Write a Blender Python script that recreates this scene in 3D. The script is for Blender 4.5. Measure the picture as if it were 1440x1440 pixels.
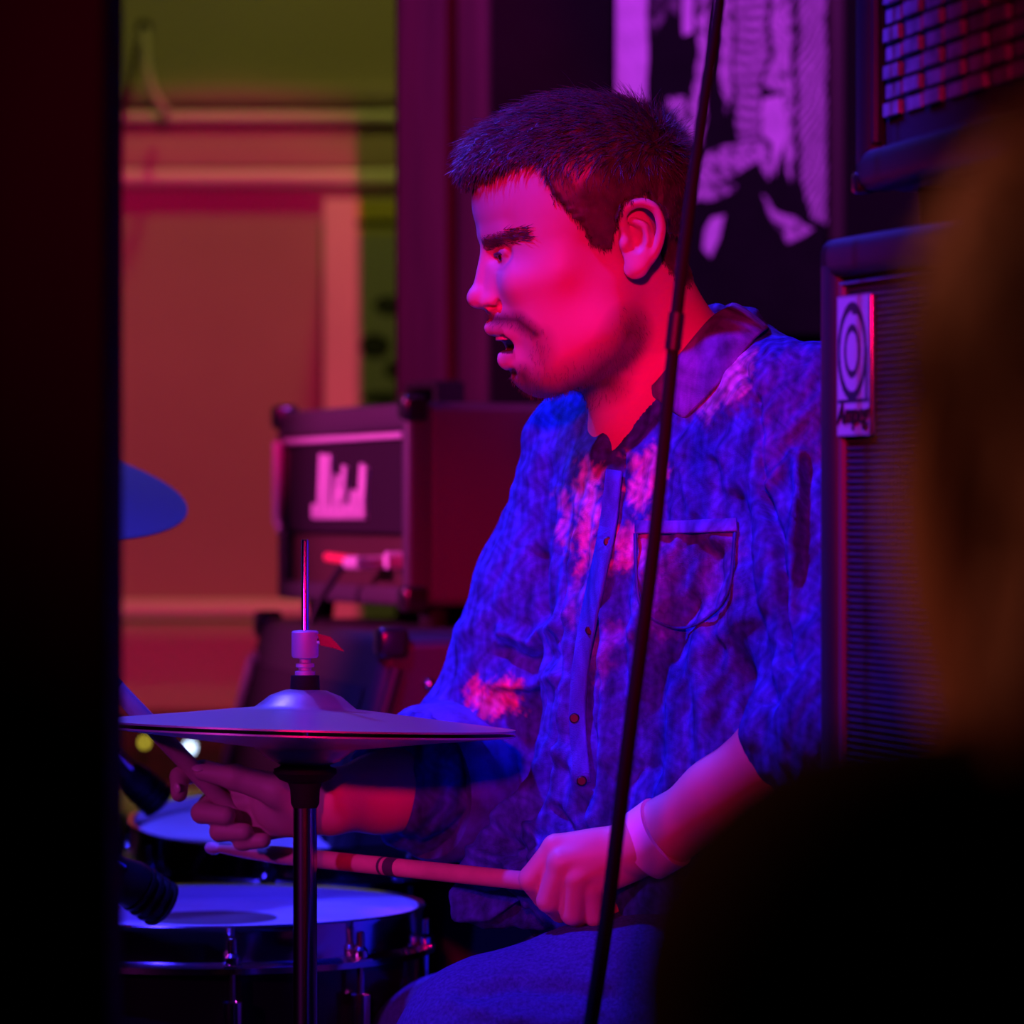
import bpy, math, random
import numpy as np
from mathutils import Matrix, Vector
random.seed(7); RNG = np.random.default_rng(7)
for o in list(bpy.data.objects): bpy.data.objects.remove(o)
SC = bpy.context.scene; COL = SC.collection
# ------------------------------------------------------------------ camera
CAMY, CAMZ, FPX = -3.6, 1.5, 6480.0
cd = bpy.data.cameras.new('camera'); cam = bpy.data.objects.new('camera', cd); COL.objects.link(cam)
cam.location = (0, CAMY, CAMZ); cam.rotation_euler = (math.pi/2, 0, 0)
cd.sensor_width = 36; cd.lens = 36*FPX/1440; cd.clip_start = .05
cd.dof.use_dof = True; cd.dof.focus_distance = 3.52; cd.dof.aperture_fstop = 6.2
SC.camera = cam
# ------------------------------------------------------------------ world, exposure
w = bpy.data.worlds.new('world'); SC.world = w; w.use_nodes = True
w.node_tree.nodes['Background'].inputs[0].default_value = (0, 0, 0, 1)
w.node_tree.nodes['Background'].inputs[1].default_value = 0
SC.view_settings.view_transform = 'Standard'; SC.view_settings.look = 'None'
SC.view_settings.gamma = 1; SC.view_settings.use_curve_mapping = False; SC.view_settings.exposure = 0
# ------------------------------------------------------------------ stage lamps
def spot(name, loc, aim, col, power, deg, blend=.4, rad=.05):
    l = bpy.data.lights.new(name, 'SPOT'); l.color = col; l.energy = power
    l.spot_size = math.radians(deg); l.spot_blend = blend; l.shadow_soft_size = rad
    o = bpy.data.objects.new(name, l); COL.objects.link(o); o.location = loc
    o.rotation_euler = (Vector(aim)-Vector(loc)).to_track_quat('-Z', 'Y').to_euler(); return o
# the venue's coloured stage lamps, all hung outside the picture
spot('red_lamp_front_offscreen', (-.374, -5.8, 2.725), (.03, 0, 1.512), (1, .0, .10), 2160, 5.4, .22, .2)
spot('blue_lamp_back_offscreen', (-.95, 1.05, 3.3), (-.1, .2, 1.4), (.045, .04, 1), 260, 46, .5, .06)
spot('blue_lamp_top_offscreen', (-1.05, -.6, 3.35), (.05, 0, 1.45), (.04, .02, 1), 310, 40, .6, .06)
spot('violet_lamp_left_offscreen', (-2.45, -2.5, 2.14), (-.05, 0, 1.12), (.72, .03, .72), 185, 11.6, .9, .1)
spot('magenta_lamp_left_offscreen', (-2.6, .6, 2.35), (-.15, 1.15, 1.5), (1, .06, .62), 450, 15.7, .8, .08)
spot('magenta_lamp_wall_offscreen', (.75, .0, 3.3), (.33, 1.75, 1.85), (.62, .05, 1), 230, 46, .6, .06)
spot('pink_lamp_front_offscreen', (.36, -5.8, 3.55), (-.42, 3, 1.60), (1, .0, .17), 1400, 6.6, .35, .03)
spot('yellow_lamp_alcove_offscreen', (-.12, 2.2, 3.3), (-.3, 3, 2.4), (.62, .6, .09), 24, 84, .8, .1)
spot('amber_lamp_left_offscreen', (-2.25, -.53, 2.82), (.13, -2.4, 1.5), (1, .2, .085), 165, 8.2, .6, .15)

# ------------------------------------------------------------------ helpers
def W(px, py, y):
    k = (y-CAMY)/FPX
    return np.array([(px-720)*k, y, CAMZ-(py-720)*k])
S = 3.6/FPX
def D(px, py, wd): return W(px, py, wd*S)      # depth given in drummer-plane pixels
def link(o, parent=None):
    COL.objects.link(o)
    if parent is not None:
        o.parent = parent
        if parent.type == 'EMPTY': o.matrix_parent_inverse = Matrix.Translation(-parent.location)
def tag(o, label, cat, group=None):
    o['label'] = label; o['category'] = cat
    if group: o['group'] = group
    return o
def thing(name, label, cat, loc, group=None):
    o = bpy.data.objects.new(name, None); o.empty_display_size = .05; o.location = tuple(loc); COL.objects.link(o)
    return tag(o, label, cat, group)
def mk(name, v, f, mat, parent=None, smooth=True, cols=None):
    me = bpy.data.meshes.new(name)
    v = np.asarray(v, dtype=np.float64)
    me.from_pydata(v.tolist(), [], f if isinstance(f, list) else f.tolist()); me.validate(); me.update()
    me.materials.append(mat)
    if smooth: me.polygons.foreach_set('use_smooth', [True]*len(me.polygons))
    if cols is not None:
        a = me.color_attributes.new('paint', 'FLOAT_COLOR', 'POINT')
        c = np.ones((len(v), 4), np.float32); c[:, :3] = cols; a.data.foreach_set('color', c.ravel())
    o = bpy.data.objects.new(name, me); link(o, parent); return o
def autosmooth(o, deg=35):
    me = o.data; me.polygons.foreach_set('use_smooth', [True]*len(me.polygons))
    try: me.set_sharp_from_angle(angle=math.radians(deg))
    except Exception: pass
    return o
def struct(o): o['kind'] = 'structure'; return o
class MB:
    def __init__(s): s.v = []; s.f = []
    def add(s, v, f, M=None):
        n = len(s.v); v = np.asarray(v, float)
        if M is not None: M = np.array(M); v = v@M[:3, :3].T+M[:3, 3]
        s.v += v.tolist(); s.f += [[i+n for i in q] for q in f]; return s
    def box(s, lo, hi, M=None, b=0.0):
        lo = np.array(lo, float); hi = np.array(hi, float)
        if b <= 0:
            v = [[(lo, hi)[i][0], (lo, hi)[j][1], (lo, hi)[k][2]] for i in (0, 1) for j in (0, 1) for k in (0, 1)]
            return s.add(v, [[0, 1, 3, 2], [4, 6, 7, 5], [0, 4, 5, 1], [2, 3, 7, 6], [0, 2, 6, 4], [1, 5, 7, 3]], M)
        import bmesh
        bm = bmesh.new(); bmesh.ops.create_cube(bm, size=1)
        for q in bm.verts: q.co = Vector(((lo+hi)/2+np.array(q.co)*(hi-lo)).tolist())
        bmesh.ops.bevel(bm, geom=list(bm.edges), offset=b, segments=3, affect='EDGES', profile=.5)
        bm.verts.index_update()
        s.add([list(q.co) for q in bm.verts], [[q.index for q in p.verts] for p in bm.faces], M); bm.free(); return s
    def lathe(s, prof, n=48, M=None, closed=False):
        prof = np.array(prof, float); m = len(prof); v = []
        for i in range(n):
            a = 2*math.pi*i/n
            for r, z in prof: v.append([r*math.cos(a), r*math.sin(a), z])
        f = []
        for i in range(n):
            j = (i+1) % n
            for q in range(m-1 if not closed else m):
                p = (q+1) % m
                f.append([i*m+q, j*m+q, j*m+p, i*m+p])
        if not closed:
            if prof[0][0] > 1e-6: f.append([i*m for i in range(n)][::-1])
            if prof[-1][0] > 1e-6: f.append([i*m+m-1 for i in range(n)])
        return s.add(v, f, M)
    def tube(s, pts, r, n=10, M=None):
        pts = [np.array(p, float) for p in pts]; m = len(pts)
        rr = [r]*m if np.isscalar(r) else list(r); v = []; up = None
        for i, p in enumerate(pts):
            t = pts[min(i+1, m-1)]-pts[max(i-1, 0)]; t /= np.linalg.norm(t)+1e-12
            if up is None: up = np.array([0, 0, 1.]) if abs(t[2]) < .9 else np.array([1., 0, 0])
            a = np.cross(t, up); a /= np.linalg.norm(a)+1e-12; b = np.cross(a, t); up = b
            for k in range(n):
                th = 2*math.pi*k/n; v.append(p+rr[i]*(math.cos(th)*a+math.sin(th)*b))
        f = [[i*n+k, i*n+(k+1) % n, (i+1)*n+(k+1) % n, (i+1)*n+k] for i in range(m-1) for k in range(n)]
        f += [list(range(n))[::-1], [(m-1)*n+k for k in range(n)]]
        return s.add(v, f, M)
    def ball(s, c, r, M=None, n=12):
        r = np.array([r]*3 if np.isscalar(r) else r, float)
        T = np.eye(4); T[:3, :3] = np.diag(r); T[:3, 3] = c
        if M is not None: T = np.array(M)@T
        pr = [(math.sin(math.pi*i/n), -math.cos(math.pi*i/n)) for i in range(n+1)]; pr[0] = (0, -1); pr[-1] = (0, 1)
        return s.lathe(pr, n*2, T)
    def build(s, name, mat, parent=None, deg=35):
        o = mk(name, s.v, s.f, mat, parent)
        return autosmooth(o, deg)
def frame(o, x, y, z):
    M = np.eye(4); M[:3, 0] = x; M[:3, 1] = y; M[:3, 2] = z; M[:3, 3] = o; return M
def axis_frame(o, z):
    z = np.array(z, float); z /= np.linalg.norm(z); a = np.array([0, 1., 0]) if abs(z[1]) < .9 else np.array([1., 0, 0])
    x = np.cross(a, z); x /= np.linalg.norm(x); return frame(o, x, np.cross(z, x), z)
def yawframe(o, deg):      # local x turned in plan
    c, s_ = math.cos(math.radians(deg)), math.sin(math.radians(deg))
    return frame(o, (c, s_, 0), (-s_, c, 0), (0, 0, 1))
def tiltframe(o, rx, ry):  # tilt about world x then y, degrees
    return np.array(Matrix.Translation(Vector(list(o)))@Matrix.Rotation(math.radians(ry), 4, 'Y')@Matrix.Rotation(math.radians(rx), 4, 'X'))
def smoothpath(pts, n=8):
    P = np.array(pts, float); P = np.vstack([2*P[0]-P[1], P, 2*P[-1]-P[-2]]); out = []
    for i in range(1, len(P)-2):
        for k in range(n):
            t = k/n; a, b, c, d = P[i-1:i+3]
            out.append(.5*((2*b)+(-a+c)*t+(2*a-5*b+4*c-d)*t*t+(-a+3*b-3*c+d)*t**3))
    out.append(P[-2]); return np.array(out)

# ------------------------------------------------------------------ materials
def mat(name, col, rough=.6, metal=0, noise=None, bump=None, emit=None, spec=.5, sss=0, attr=False, coat=0):
    m = bpy.data.materials.new(name); m.use_nodes = True; nt = m.node_tree; p = nt.nodes['Principled BSDF']
    p.inputs['Base Color'].default_value = (*col, 1); p.inputs['Roughness'].default_value = rough
    p.inputs['Metallic'].default_value = metal; p.inputs['Specular IOR Level'].default_value = spec
    if coat: p.inputs['Coat Weight'].default_value = coat
    if sss: p.inputs['Subsurface Weight'].default_value = sss; p.inputs['Subsurface Radius'].default_value = (.012, .005, .003); p.inputs['Subsurface Scale'].default_value = 1
    tc = nt.nodes.new('ShaderNodeTexCoord')
    src = None
    if attr:
        a = nt.nodes.new('ShaderNodeAttribute'); a.attribute_name = 'paint'; src = a.outputs['Color']
        nt.links.new(src, p.inputs['Base Color'])
    if noise:       # (scale, amount, stretch xyz)
        sc, am, st = noise
        mp = nt.nodes.new('ShaderNodeMapping'); mp.inputs['Scale'].default_value = st; nt.links.new(tc.outputs['Object'], mp.inputs[0])
        nz = nt.nodes.new('ShaderNodeTexNoise'); nz.inputs['Scale'].default_value = sc; nz.inputs['Detail'].default_value = 6; nt.links.new(mp.outputs[0], nz.inputs['Vector'])
        mr = nt.nodes.new('ShaderNodeMapRange'); mr.inputs[1].default_value = .3; mr.inputs[2].default_value = .7; mr.inputs[3].default_value = 1-am; mr.inputs[4].default_value = 1+am*.6
        nt.links.new(nz.outputs['Fac'], mr.inputs[0])
        mx = nt.nodes.new('ShaderNodeMix'); mx.data_type = 'RGBA'; mx.blend_type = 'MULTIPLY'; mx.inputs[0].default_value = 1
        if src is not None: nt.links.new(src, mx.inputs[6])
        else: mx.inputs[6].default_value = (*col, 1)
        nt.links.new(mr.outputs[0], mx.inputs[7]); nt.links.new(mx.outputs[2], p.inputs['Base Color'])
    if bump:        # (scale, strength, distance, stretch)
        sc, stg, ds, st = bump
        mp = nt.nodes.new('ShaderNodeMapping'); mp.inputs['Scale'].default_value = st; nt.links.new(tc.outputs['Object'], mp.inputs[0])
        nz = nt.nodes.new('ShaderNodeTexNoise'); nz.inputs['Scale'].default_value = sc; nz.inputs['Detail'].default_value = 4; nt.links.new(mp.outputs[0], nz.inputs['Vector'])
        bp = nt.nodes.new('ShaderNodeBump'); bp.inputs['Strength'].default_value = stg; bp.inputs['Distance'].default_value = ds
        nt.links.new(nz.outputs['Fac'], bp.inputs['Height']); nt.links.new(bp.outputs[0], p.inputs['Normal'])
    if emit: p.inputs['Emission Color'].default_value = (*emit[0], 1); p.inputs['Emission Strength'].default_value = emit[1]
    return m
I1 = (1, 1, 1)
M = dict(
 amp_tolex=mat('amp_black_tolex', (.07, .065, .07), .5, bump=(600, .35, .0008, I1), spec=.4),  # one even tone, lighter than the speaker cabinets' tolex
 black_paint=mat('black_paint', (.005, .004, .004), .85, noise=(6, .4, (1, 1, .2)), spec=.15),
 floor=mat('floor_boards', (.03, .02, .018), .7, noise=(5, .4, (1, 8, 1))),
 ceiling=mat('ceiling_black', (.02, .02, .02), .9),
 darkwall=mat('dark_wall', (.009, .007, .008), .9, spec=.08, noise=(3, .4, I1), bump=(30, .2, .01, I1)),
 wood=mat('dark_wood', (.035, .018, .014), .7, noise=(9, .6, (3, 3, .25)), bump=(20, .3, .004, (4, 4, .3))),
 plaster=mat('alcove_plaster', (.42, .36, .3), .9, noise=(2.5, .12, I1)),
 pale=mat('pale_board', (.85, .8, .72), .7, noise=(5, .1, I1)),
 trimwood=mat('painted_trim', (.5, .4, .34), .6, noise=(6, .2, (.3, 1, 1))),
 rail=mat('rail_paint', (.82, .78, .74), .35),
 paint=mat('painted_panel', (1, 1, 1), .75, spec=.08, attr=True, noise=(30, .2, I1)),
 print=mat('printed_plate', (1, 1, 1), .5, attr=True),
 tolex=mat('black_tolex', (.03, .028, .03), .5, bump=(600, .35, .0008, I1), spec=.4),
 grille=mat('black_grille', (.007, .005, .007), .85, noise=(300, .4, I1)),
 weave=mat('silver_weave', (.42, .40, .44), .7, noise=(60, .5, I1)),
 weaveback=mat('grille_backing', (.03, .028, .034), .9),
 piping=mat('white_piping', (.75, .72, .7), .4),
 dimpiping=mat('grey_piping', (.13, .13, .13), .5),
 metal=mat('corner_metal', (.6, .6, .62), .25, 1),
 blackplastic=mat('black_plastic', (.012, .012, .013), .45),
 cornerplastic=mat('corner_plastic', (.02, .02, .022), .22, coat=.4),
 rubber=mat('black_rubber', (.01, .01, .01), .8, spec=.2),
 panel=mat('control_panel', (.08, .05, .03), .45, 0),
 led=mat('red_indicator', (.8, .02, .1), .4, emit=((1, .01, .09), .7)),
 logo=mat('white_logo', (.85, .83, .82), .4),
 chrome=mat('chrome', (.78, .78, .8), .14, 1),
 satin=mat('satin_alloy', (.5, .52, .6), .5, .35),
 darkchrome=mat('smoked_chrome', (.35, .35, .4), .2, 1),
 bronze=mat('cymbal_bronze', (.52, .46, .38), .4, .75, bump=(160, .25, .0006, (1, 1, .1))),
 cymblue=mat('cymbal_alloy', (.24, .22, .19), .55, .35),
 head=mat('coated_head', (.82, .8, .82), .6, noise=(14, .12, I1)),
 headworn=mat('worn_coating', (.2, .15, .13), .6, noise=(20, .2, I1)),
 shell=mat('black_shell', (.012, .01, .012), .25, coat=.3),
 stick=mat('hickory', (.62, .42, .36), .5, noise=(40, .2, (1, .1, 1))),
 sticktape=mat('stick_print', (.06, .05, .09), .5),
 skin=mat('skin', (.6, .38, .3), .5, attr=True, sss=.08, bump=(420, .12, .0006, I1), spec=.35),
 hair=mat('dark_hair', (.095, .075, .07), .4, noise=(90, .5, I1), spec=.6),
 eye=mat('eye_white', (.4, .36, .34), .15), iris=mat('iris', (.03, .018, .012), .1), teeth=mat('teeth', (.75, .7, .62), .3),
 nail=mat('nail', (.78, .56, .5), .25), mouth=mat('mouth_inside', (.1, .02, .02), .4),
 shirt=mat('patchwork_cotton', (.2, .2, .6), .85, attr=True, noise=(55, .55, (1.6, 1.6, .35)), bump=(700, .5, .0012, (1, 1, 2)), spec=.15),
 shirtdark=mat('shirt_button', (.008, .006, .015), .5),
 jeans=mat('dark_denim', (.06, .09, .3), .9, noise=(350, .35, I1), bump=(900, .4, .0008, I1), spec=.1),
 shoe=mat('shoe', (.02, .02, .02), .6), band=mat('paper_wristband', (.97, .9, .95), .6, bump=(60, .3, .002, I1)),
 bulbw=mat('bulb_white', (.9, .95, 1), .3, emit=((.55, .75, 1), 5)), bulby=mat('bulb_yellow', (1, 1, .3), .3, emit=((.85, .8, .05), 1.6)),
 wire=mat('dark_wire', (.02, .02, .02), .6), wirew=mat('pale_cord', (.7, .6, .6), .6),
 brownhair=mat('brown_hair', (.16, .06, .025), .5, noise=(80, .4, (1, 1, .2))),
 blackcloth=mat('black_cloth', (.008, .008, .009), .9, spec=.1),
 skin2=mat('skin_plain', (.5, .33, .26), .5), shirtcuff=mat('cuff_cotton', (.045, .12, .58), .85, noise=(60, .5, I1)),
 capfabric=mat('throne_vinyl', (.015, .015, .017), .5),
)
# ------------------------------------------------------------------ room shell
def sbox(name, lo, hi, m, b=0): return struct(MB().box(lo, hi, b=b).build(name, m))
STZ = .5
sbox('floor', (-4, -6, -.1), (4, -1.45, 0), M['floor'])
sbox('stage', (-4, -1.45, -.1), (4, 3.1, STZ), M['floor'])
sbox('ceiling', (-4, -6, 3.8), (4, 3.1, 3.9), M['ceiling'])
sbox('wall_left', (-4.1, -6, -.1), (-4, 3.1, 3.9), M['darkwall'])
sbox('wall_right', (4, -6, -.1), (4.1, 3.1, 3.9), M['darkwall'])
sbox('wall_front', (-4, -6.1, -.1), (4, -6, 3.9), M['darkwall'])
PY = 1.6
xl = W(556, 0, PY)[0]; xr = W(690, 0, PY)[0]
sbox('wall_back', (xr-.02, PY+.12, STZ), (4, PY+.22, 3.8), M['darkwall'])
sbox('wall_alcove', (-4, 3, STZ), (0.6, 3.1, 3.8), M['plaster'])
# wooden post at the end of the dark wall: two boards
post = tag(MB().box((xl, PY, STZ), (xr, PY+.2, 3.8), b=.006).build('trim_1', M['wood']), 'x', 'x')
for k in ('label', 'category'): del post[k]
struct(post)
MB().box((W(641, 0, PY)[0], PY-.025, STZ), (xr-.002, PY-.001, 3.8), b=.004).build('jamb_board', M['wood'], post)
# alcove trims at wall distance
def A(px, py, y=3.0): return W(px, py, y)
def abar(name, r0, r1, depth, m, p0=-100, p1=640, b=.004, y=3.0):
    a = A(p0, r1, y-depth); c = A(p1, r0, y-depth)
    return struct(MB().box((a[0], y-depth, a[2]), (c[0], y-.0005, c[2]), b=b).build(name, m))
abar('trim_2', 118, 146, .04, M['trimwood'])
abar('trim_3', 180, 236, .025, M['trimwood'])
abar('trim_4', 1000, 1100, .02, M['wood'])
def arail(name, r, rad, off, m, label):
    c = A(0, r, 3-off)
    t = MB().tube([(-.95, 3-off, c[2]), (.25, 3-off, c[2])], rad, 16)
    for x in (-.8, -.05): t.tube([(x, 3-off, c[2]), (x, 3.0, c[2])], rad*.5, 8)
    return tag(t.build(name, m), label, 'rail')
arail('wall_pipe', 165, .009, .03, M['rail'], 'thin pipe under the ledge near the top of the alcove wall')
arail('wall_rail', 250, .0125, .016, M['rail'], 'pale round rail across the alcove wall above the poster board')
arail('low_rail', 856, .013, .03, M['rail'], 'pale round rail low on the alcove wall behind the amplifiers')
# counter below the alcove wall
cz = 1.105
t = thing('counter', 'low counter with a pale top against the alcove wall', 'counter', (-.5, 2.75, STZ))
MB().box((-1.2, 2.45, cz-.03), (.2, 2.978, cz), b=.004).build('counter_top', M['pale'], t)
MB().box((-1.18, 2.5, STZ), (.18, 2.97, cz-.03)).build('counter_front', M['wood'], t)
# poster board
bx0 = A(455, 0, 2.84)[0]; bx1 = A(640, 0, 2.84)[0]; bz1 = A(0, 279, 2.84)[2]; bz0 = cz
t = thing('poster_board', 'tall pale poster board with yellow heading and black blotches on alcove wall', 'poster', ((bx0+bx1)/2, 2.89, bz0))
MB().box((bx0, 2.84, bz0), (bx1, 2.952, bz1), b=.002).build('board', M['pale'], t)
gx = np.linspace(A(501, 0, 2.836)[0], bx1-.004, 60); gz = np.linspace(bz0+.1, bz1-.002, 220)
X, Z = np.meshgrid(gx, gz); V = np.stack([X, np.full_like(X, 2.8365), Z], -1).reshape(-1, 3)
pxs = 720+V[:, 0]*FPX/(2.8365-CAMY); pys = 720-(V[:, 2]-CAMZ)*FPX/(2.8365-CAMY)
c = np.tile(np.array([.55, .57, .53]), (len(V), 1))
c[(pys < 309)] = (.85, .75, .12); c[(pys > 309) & (pys < 318)] = (.08, .08, .03); c[(pys > 318) & (pys < 330)] = (.75, .7, .25)
for (bx, by, ra, rb) in ((548, 430, 22, 14), (527, 487, 22, 18), (560, 520, 20, 14), (575, 380, 14, 20), (540, 560, 30, 10)):
    q = ((pxs-bx)/ra)**2+((pys-by)/rb)**2; c[q < 1] = (.03, .03, .03); c[(q > .15) & (q < .4)] = (.12, .12, .12)
def gridfaces(nr, nc):
    i = np.arange(nr-1)[:, None]*nc+np.arange(nc-1)[None]; i = i.ravel()
    return np.stack([i, i+1, i+1+nc, i+nc], 1)
mk('print', V, gridfaces(220, 60), M['print'], t, False, c)
# hanging cord on a hook
t = thing('hanging_cord', 'thin pale cord hanging from a black hook on the alcove wall', 'cord', A(203, 40, 2.9))
MB().ball(A(203, 38, 2.9), .011).tube([A(203, 38, 2.9), A(203, 38, 3.0)], .005, 8).build('hook', M['blackplastic'], t)
MB().tube(smoothpath([A(203, 40, 2.893), A(205, 85, 2.885), A(216, 130, 2.88), A(233, 158, 2.89), A(225, 170, 2.95)]), .0055, 8).build('cord', M['wirew'], t)
# string lights
SLY = 2.84
tt = thing('string_light_wire', 'dark wire of a string of fairy lights above the counter', 'wire', A(230, 1030, SLY))
MB().tube(smoothpath([A(-100, 1010, SLY), A(100, 1030, SLY), A(203, 1028, SLY), A(267, 1036, SLY), A(420, 1020, SLY), A(560, 1035, SLY)]), .0025, 6).build('wire', M['wire'], tt)
for i, (px_, py_, mm, rad, nm) in enumerate(((203, 1044, 'bulby', .0042, 'small yellow fairy light bulb glowing above the counter'), (267, 1051, 'bulbw', .006, 'small bluish white fairy light bulb glowing above the counter'))):
    c0 = A(px_, py_, SLY)
    b = thing('fairy_light', nm, 'light', c0+np.array([0, 0, .012]))
    MB().ball(c0, (rad, rad, rad*1.25)).build('bulb', M[mm], b)
    MB().lathe([(.0045, 0), (.0045, .012)], 12, frame(c0+np.array([0, 0, rad*1.05]), (1, 0, 0), (0, 1, 0), (0, 0, 1))).build('socket', M['blackplastic'], b)
# ------------------------------------------------------------------ mural on the dark wall
def inpoly(x, y, P):
    P = np.array(P, float); n = len(P); r = np.zeros(x.shape, bool)
    for i in range(n):
        x1, y1 = P[i]; x2, y2 = P[(i+1) % n]
        if y1 == y2: continue
        r ^= ((y1 > y) != (y2 > y)) & (x < (x2-x1)*(y-y1)/(y2-y1)+x1)
    return r
MY = PY+.115
def mural():
    px = np.linspace(866, 1186, 300); py = np.linspace(-160, 470, 520); PX, PYY = np.meshgrid(px, py)
    V = np.stack([(PX-720)*(MY-.006-CAMY)/FPX, np.full_like(PX, MY-.006), CAMZ-(PYY-720)*(MY-.006-CAMY)/FPX], -1).reshape(-1, 3)
    x = (PX-860)*2.483; y = PYY*2.483
    xw = x+4*np.sin(y/33+1.3*np.sin(x/31))+2*np.sin(y/13+x/14); yw = y+4*np.sin(x/19+y/41)
    polys = [([(14, -400), (128, -400), (124, 350), (80, 372), (10, 340)], 0), ([(245, -400), (292, -400), (287, 112), (250, 125)], 0),
      ([(300, -400), (352, -400), (335, 250), (320, 510), (285, 500), (262, 380), (300, 250)], 2), ([(370, -400), (432, -400), (420, 300), (400, 400), (372, 220)], 2),
      ([(440, -400), (530, -400), (545, 180), (520, 300), (520, 480), (440, 480), (430, 250)], 1), ([(560, -400), (640, -400), (628, 250), (640, 400), (630, 640), (600, 560), (600, 330), (530, 290), (560, 200)], 2),
      ([(530, 345), (600, 330), (605, 480), (570, 620), (560, 500), (520, 470)], 0),
      ([(655, -400), (742, -400), (750, 300), (752, 790), (700, 760), (660, 600), (650, 300), (655, 100)], 1),
      ([(285, 560), (340, 530), (470, 490), (540, 500), (562, 560), (545, 630), (530, 600), (510, 560), (440, 610), (360, 640), (440, 650), (430, 670), (340, 700), (285, 705)], 2),
      ([(350, 760), (395, 750), (380, 830), (345, 900), (320, 870), (330, 800)], 0), ([(530, 680), (580, 740), (650, 770), (700, 800), (620, 850), (560, 770)], 2),
      ([(195, 340), (250, 340), (285, 480), (250, 430), (185, 380)], 2), ([(140, -400), (235, -400), (240, 60), (200, 40), (150, 120), (130, 90)], 3)]
    val = np.full(x.shape, .008)
    rib = .5+.5*np.sin((yw+.004*(xw-480)**2)/6.2)
    brush = .5+.5*np.sin(x/3.1+4*np.sin(y/37)+2*np.sin(y/11+x/9))
    blot = np.sin(x/17+2*np.sin(y/29))*np.sin(y/21+2*np.sin(x/25))
    for P, kind in polys:
        m = inpoly(xw if kind else x+3*np.sin(y/40), yw if kind else y, P)
        if kind == 0: v = .72+.1*brush
        elif kind == 1: v = .08+.75*rib*(.6+.4*brush)
        elif kind == 2: v = np.where(blot > .55, .12, .36+.4*brush)
        else: v = .05+.14*(blot > 0)
        val = np.where(m, v, val)
    c = np.stack([val, val*.92, val*.98], -1).reshape(-1, 3)
    t = thing('mural_panel', 'tall painted panel of pale twisting trunk shapes on black behind the drummer', 'painting', (.34, MY, STZ+.6))
    a = W(866, 470, MY); b = W(1186, -160, MY)
    MB().box((a[0], MY-.005, a[2]), (b[0], MY+.004, b[2])).build('backing', M['blackplastic'], t)
    mk('painting', V, gridfaces(520, 300)[:, ::-1], M['paint'], t, False, c)
    x0 = W(1166, 0, MY-.02)[0]; x1 = W(1187, 0, MY-.02)[0]
    MB().box((x0, MY-.02, a[2]), (x1, MY-.0065, b[2]), b=.003).build('edge_strip', M['wood'], t)
mural()
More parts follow.
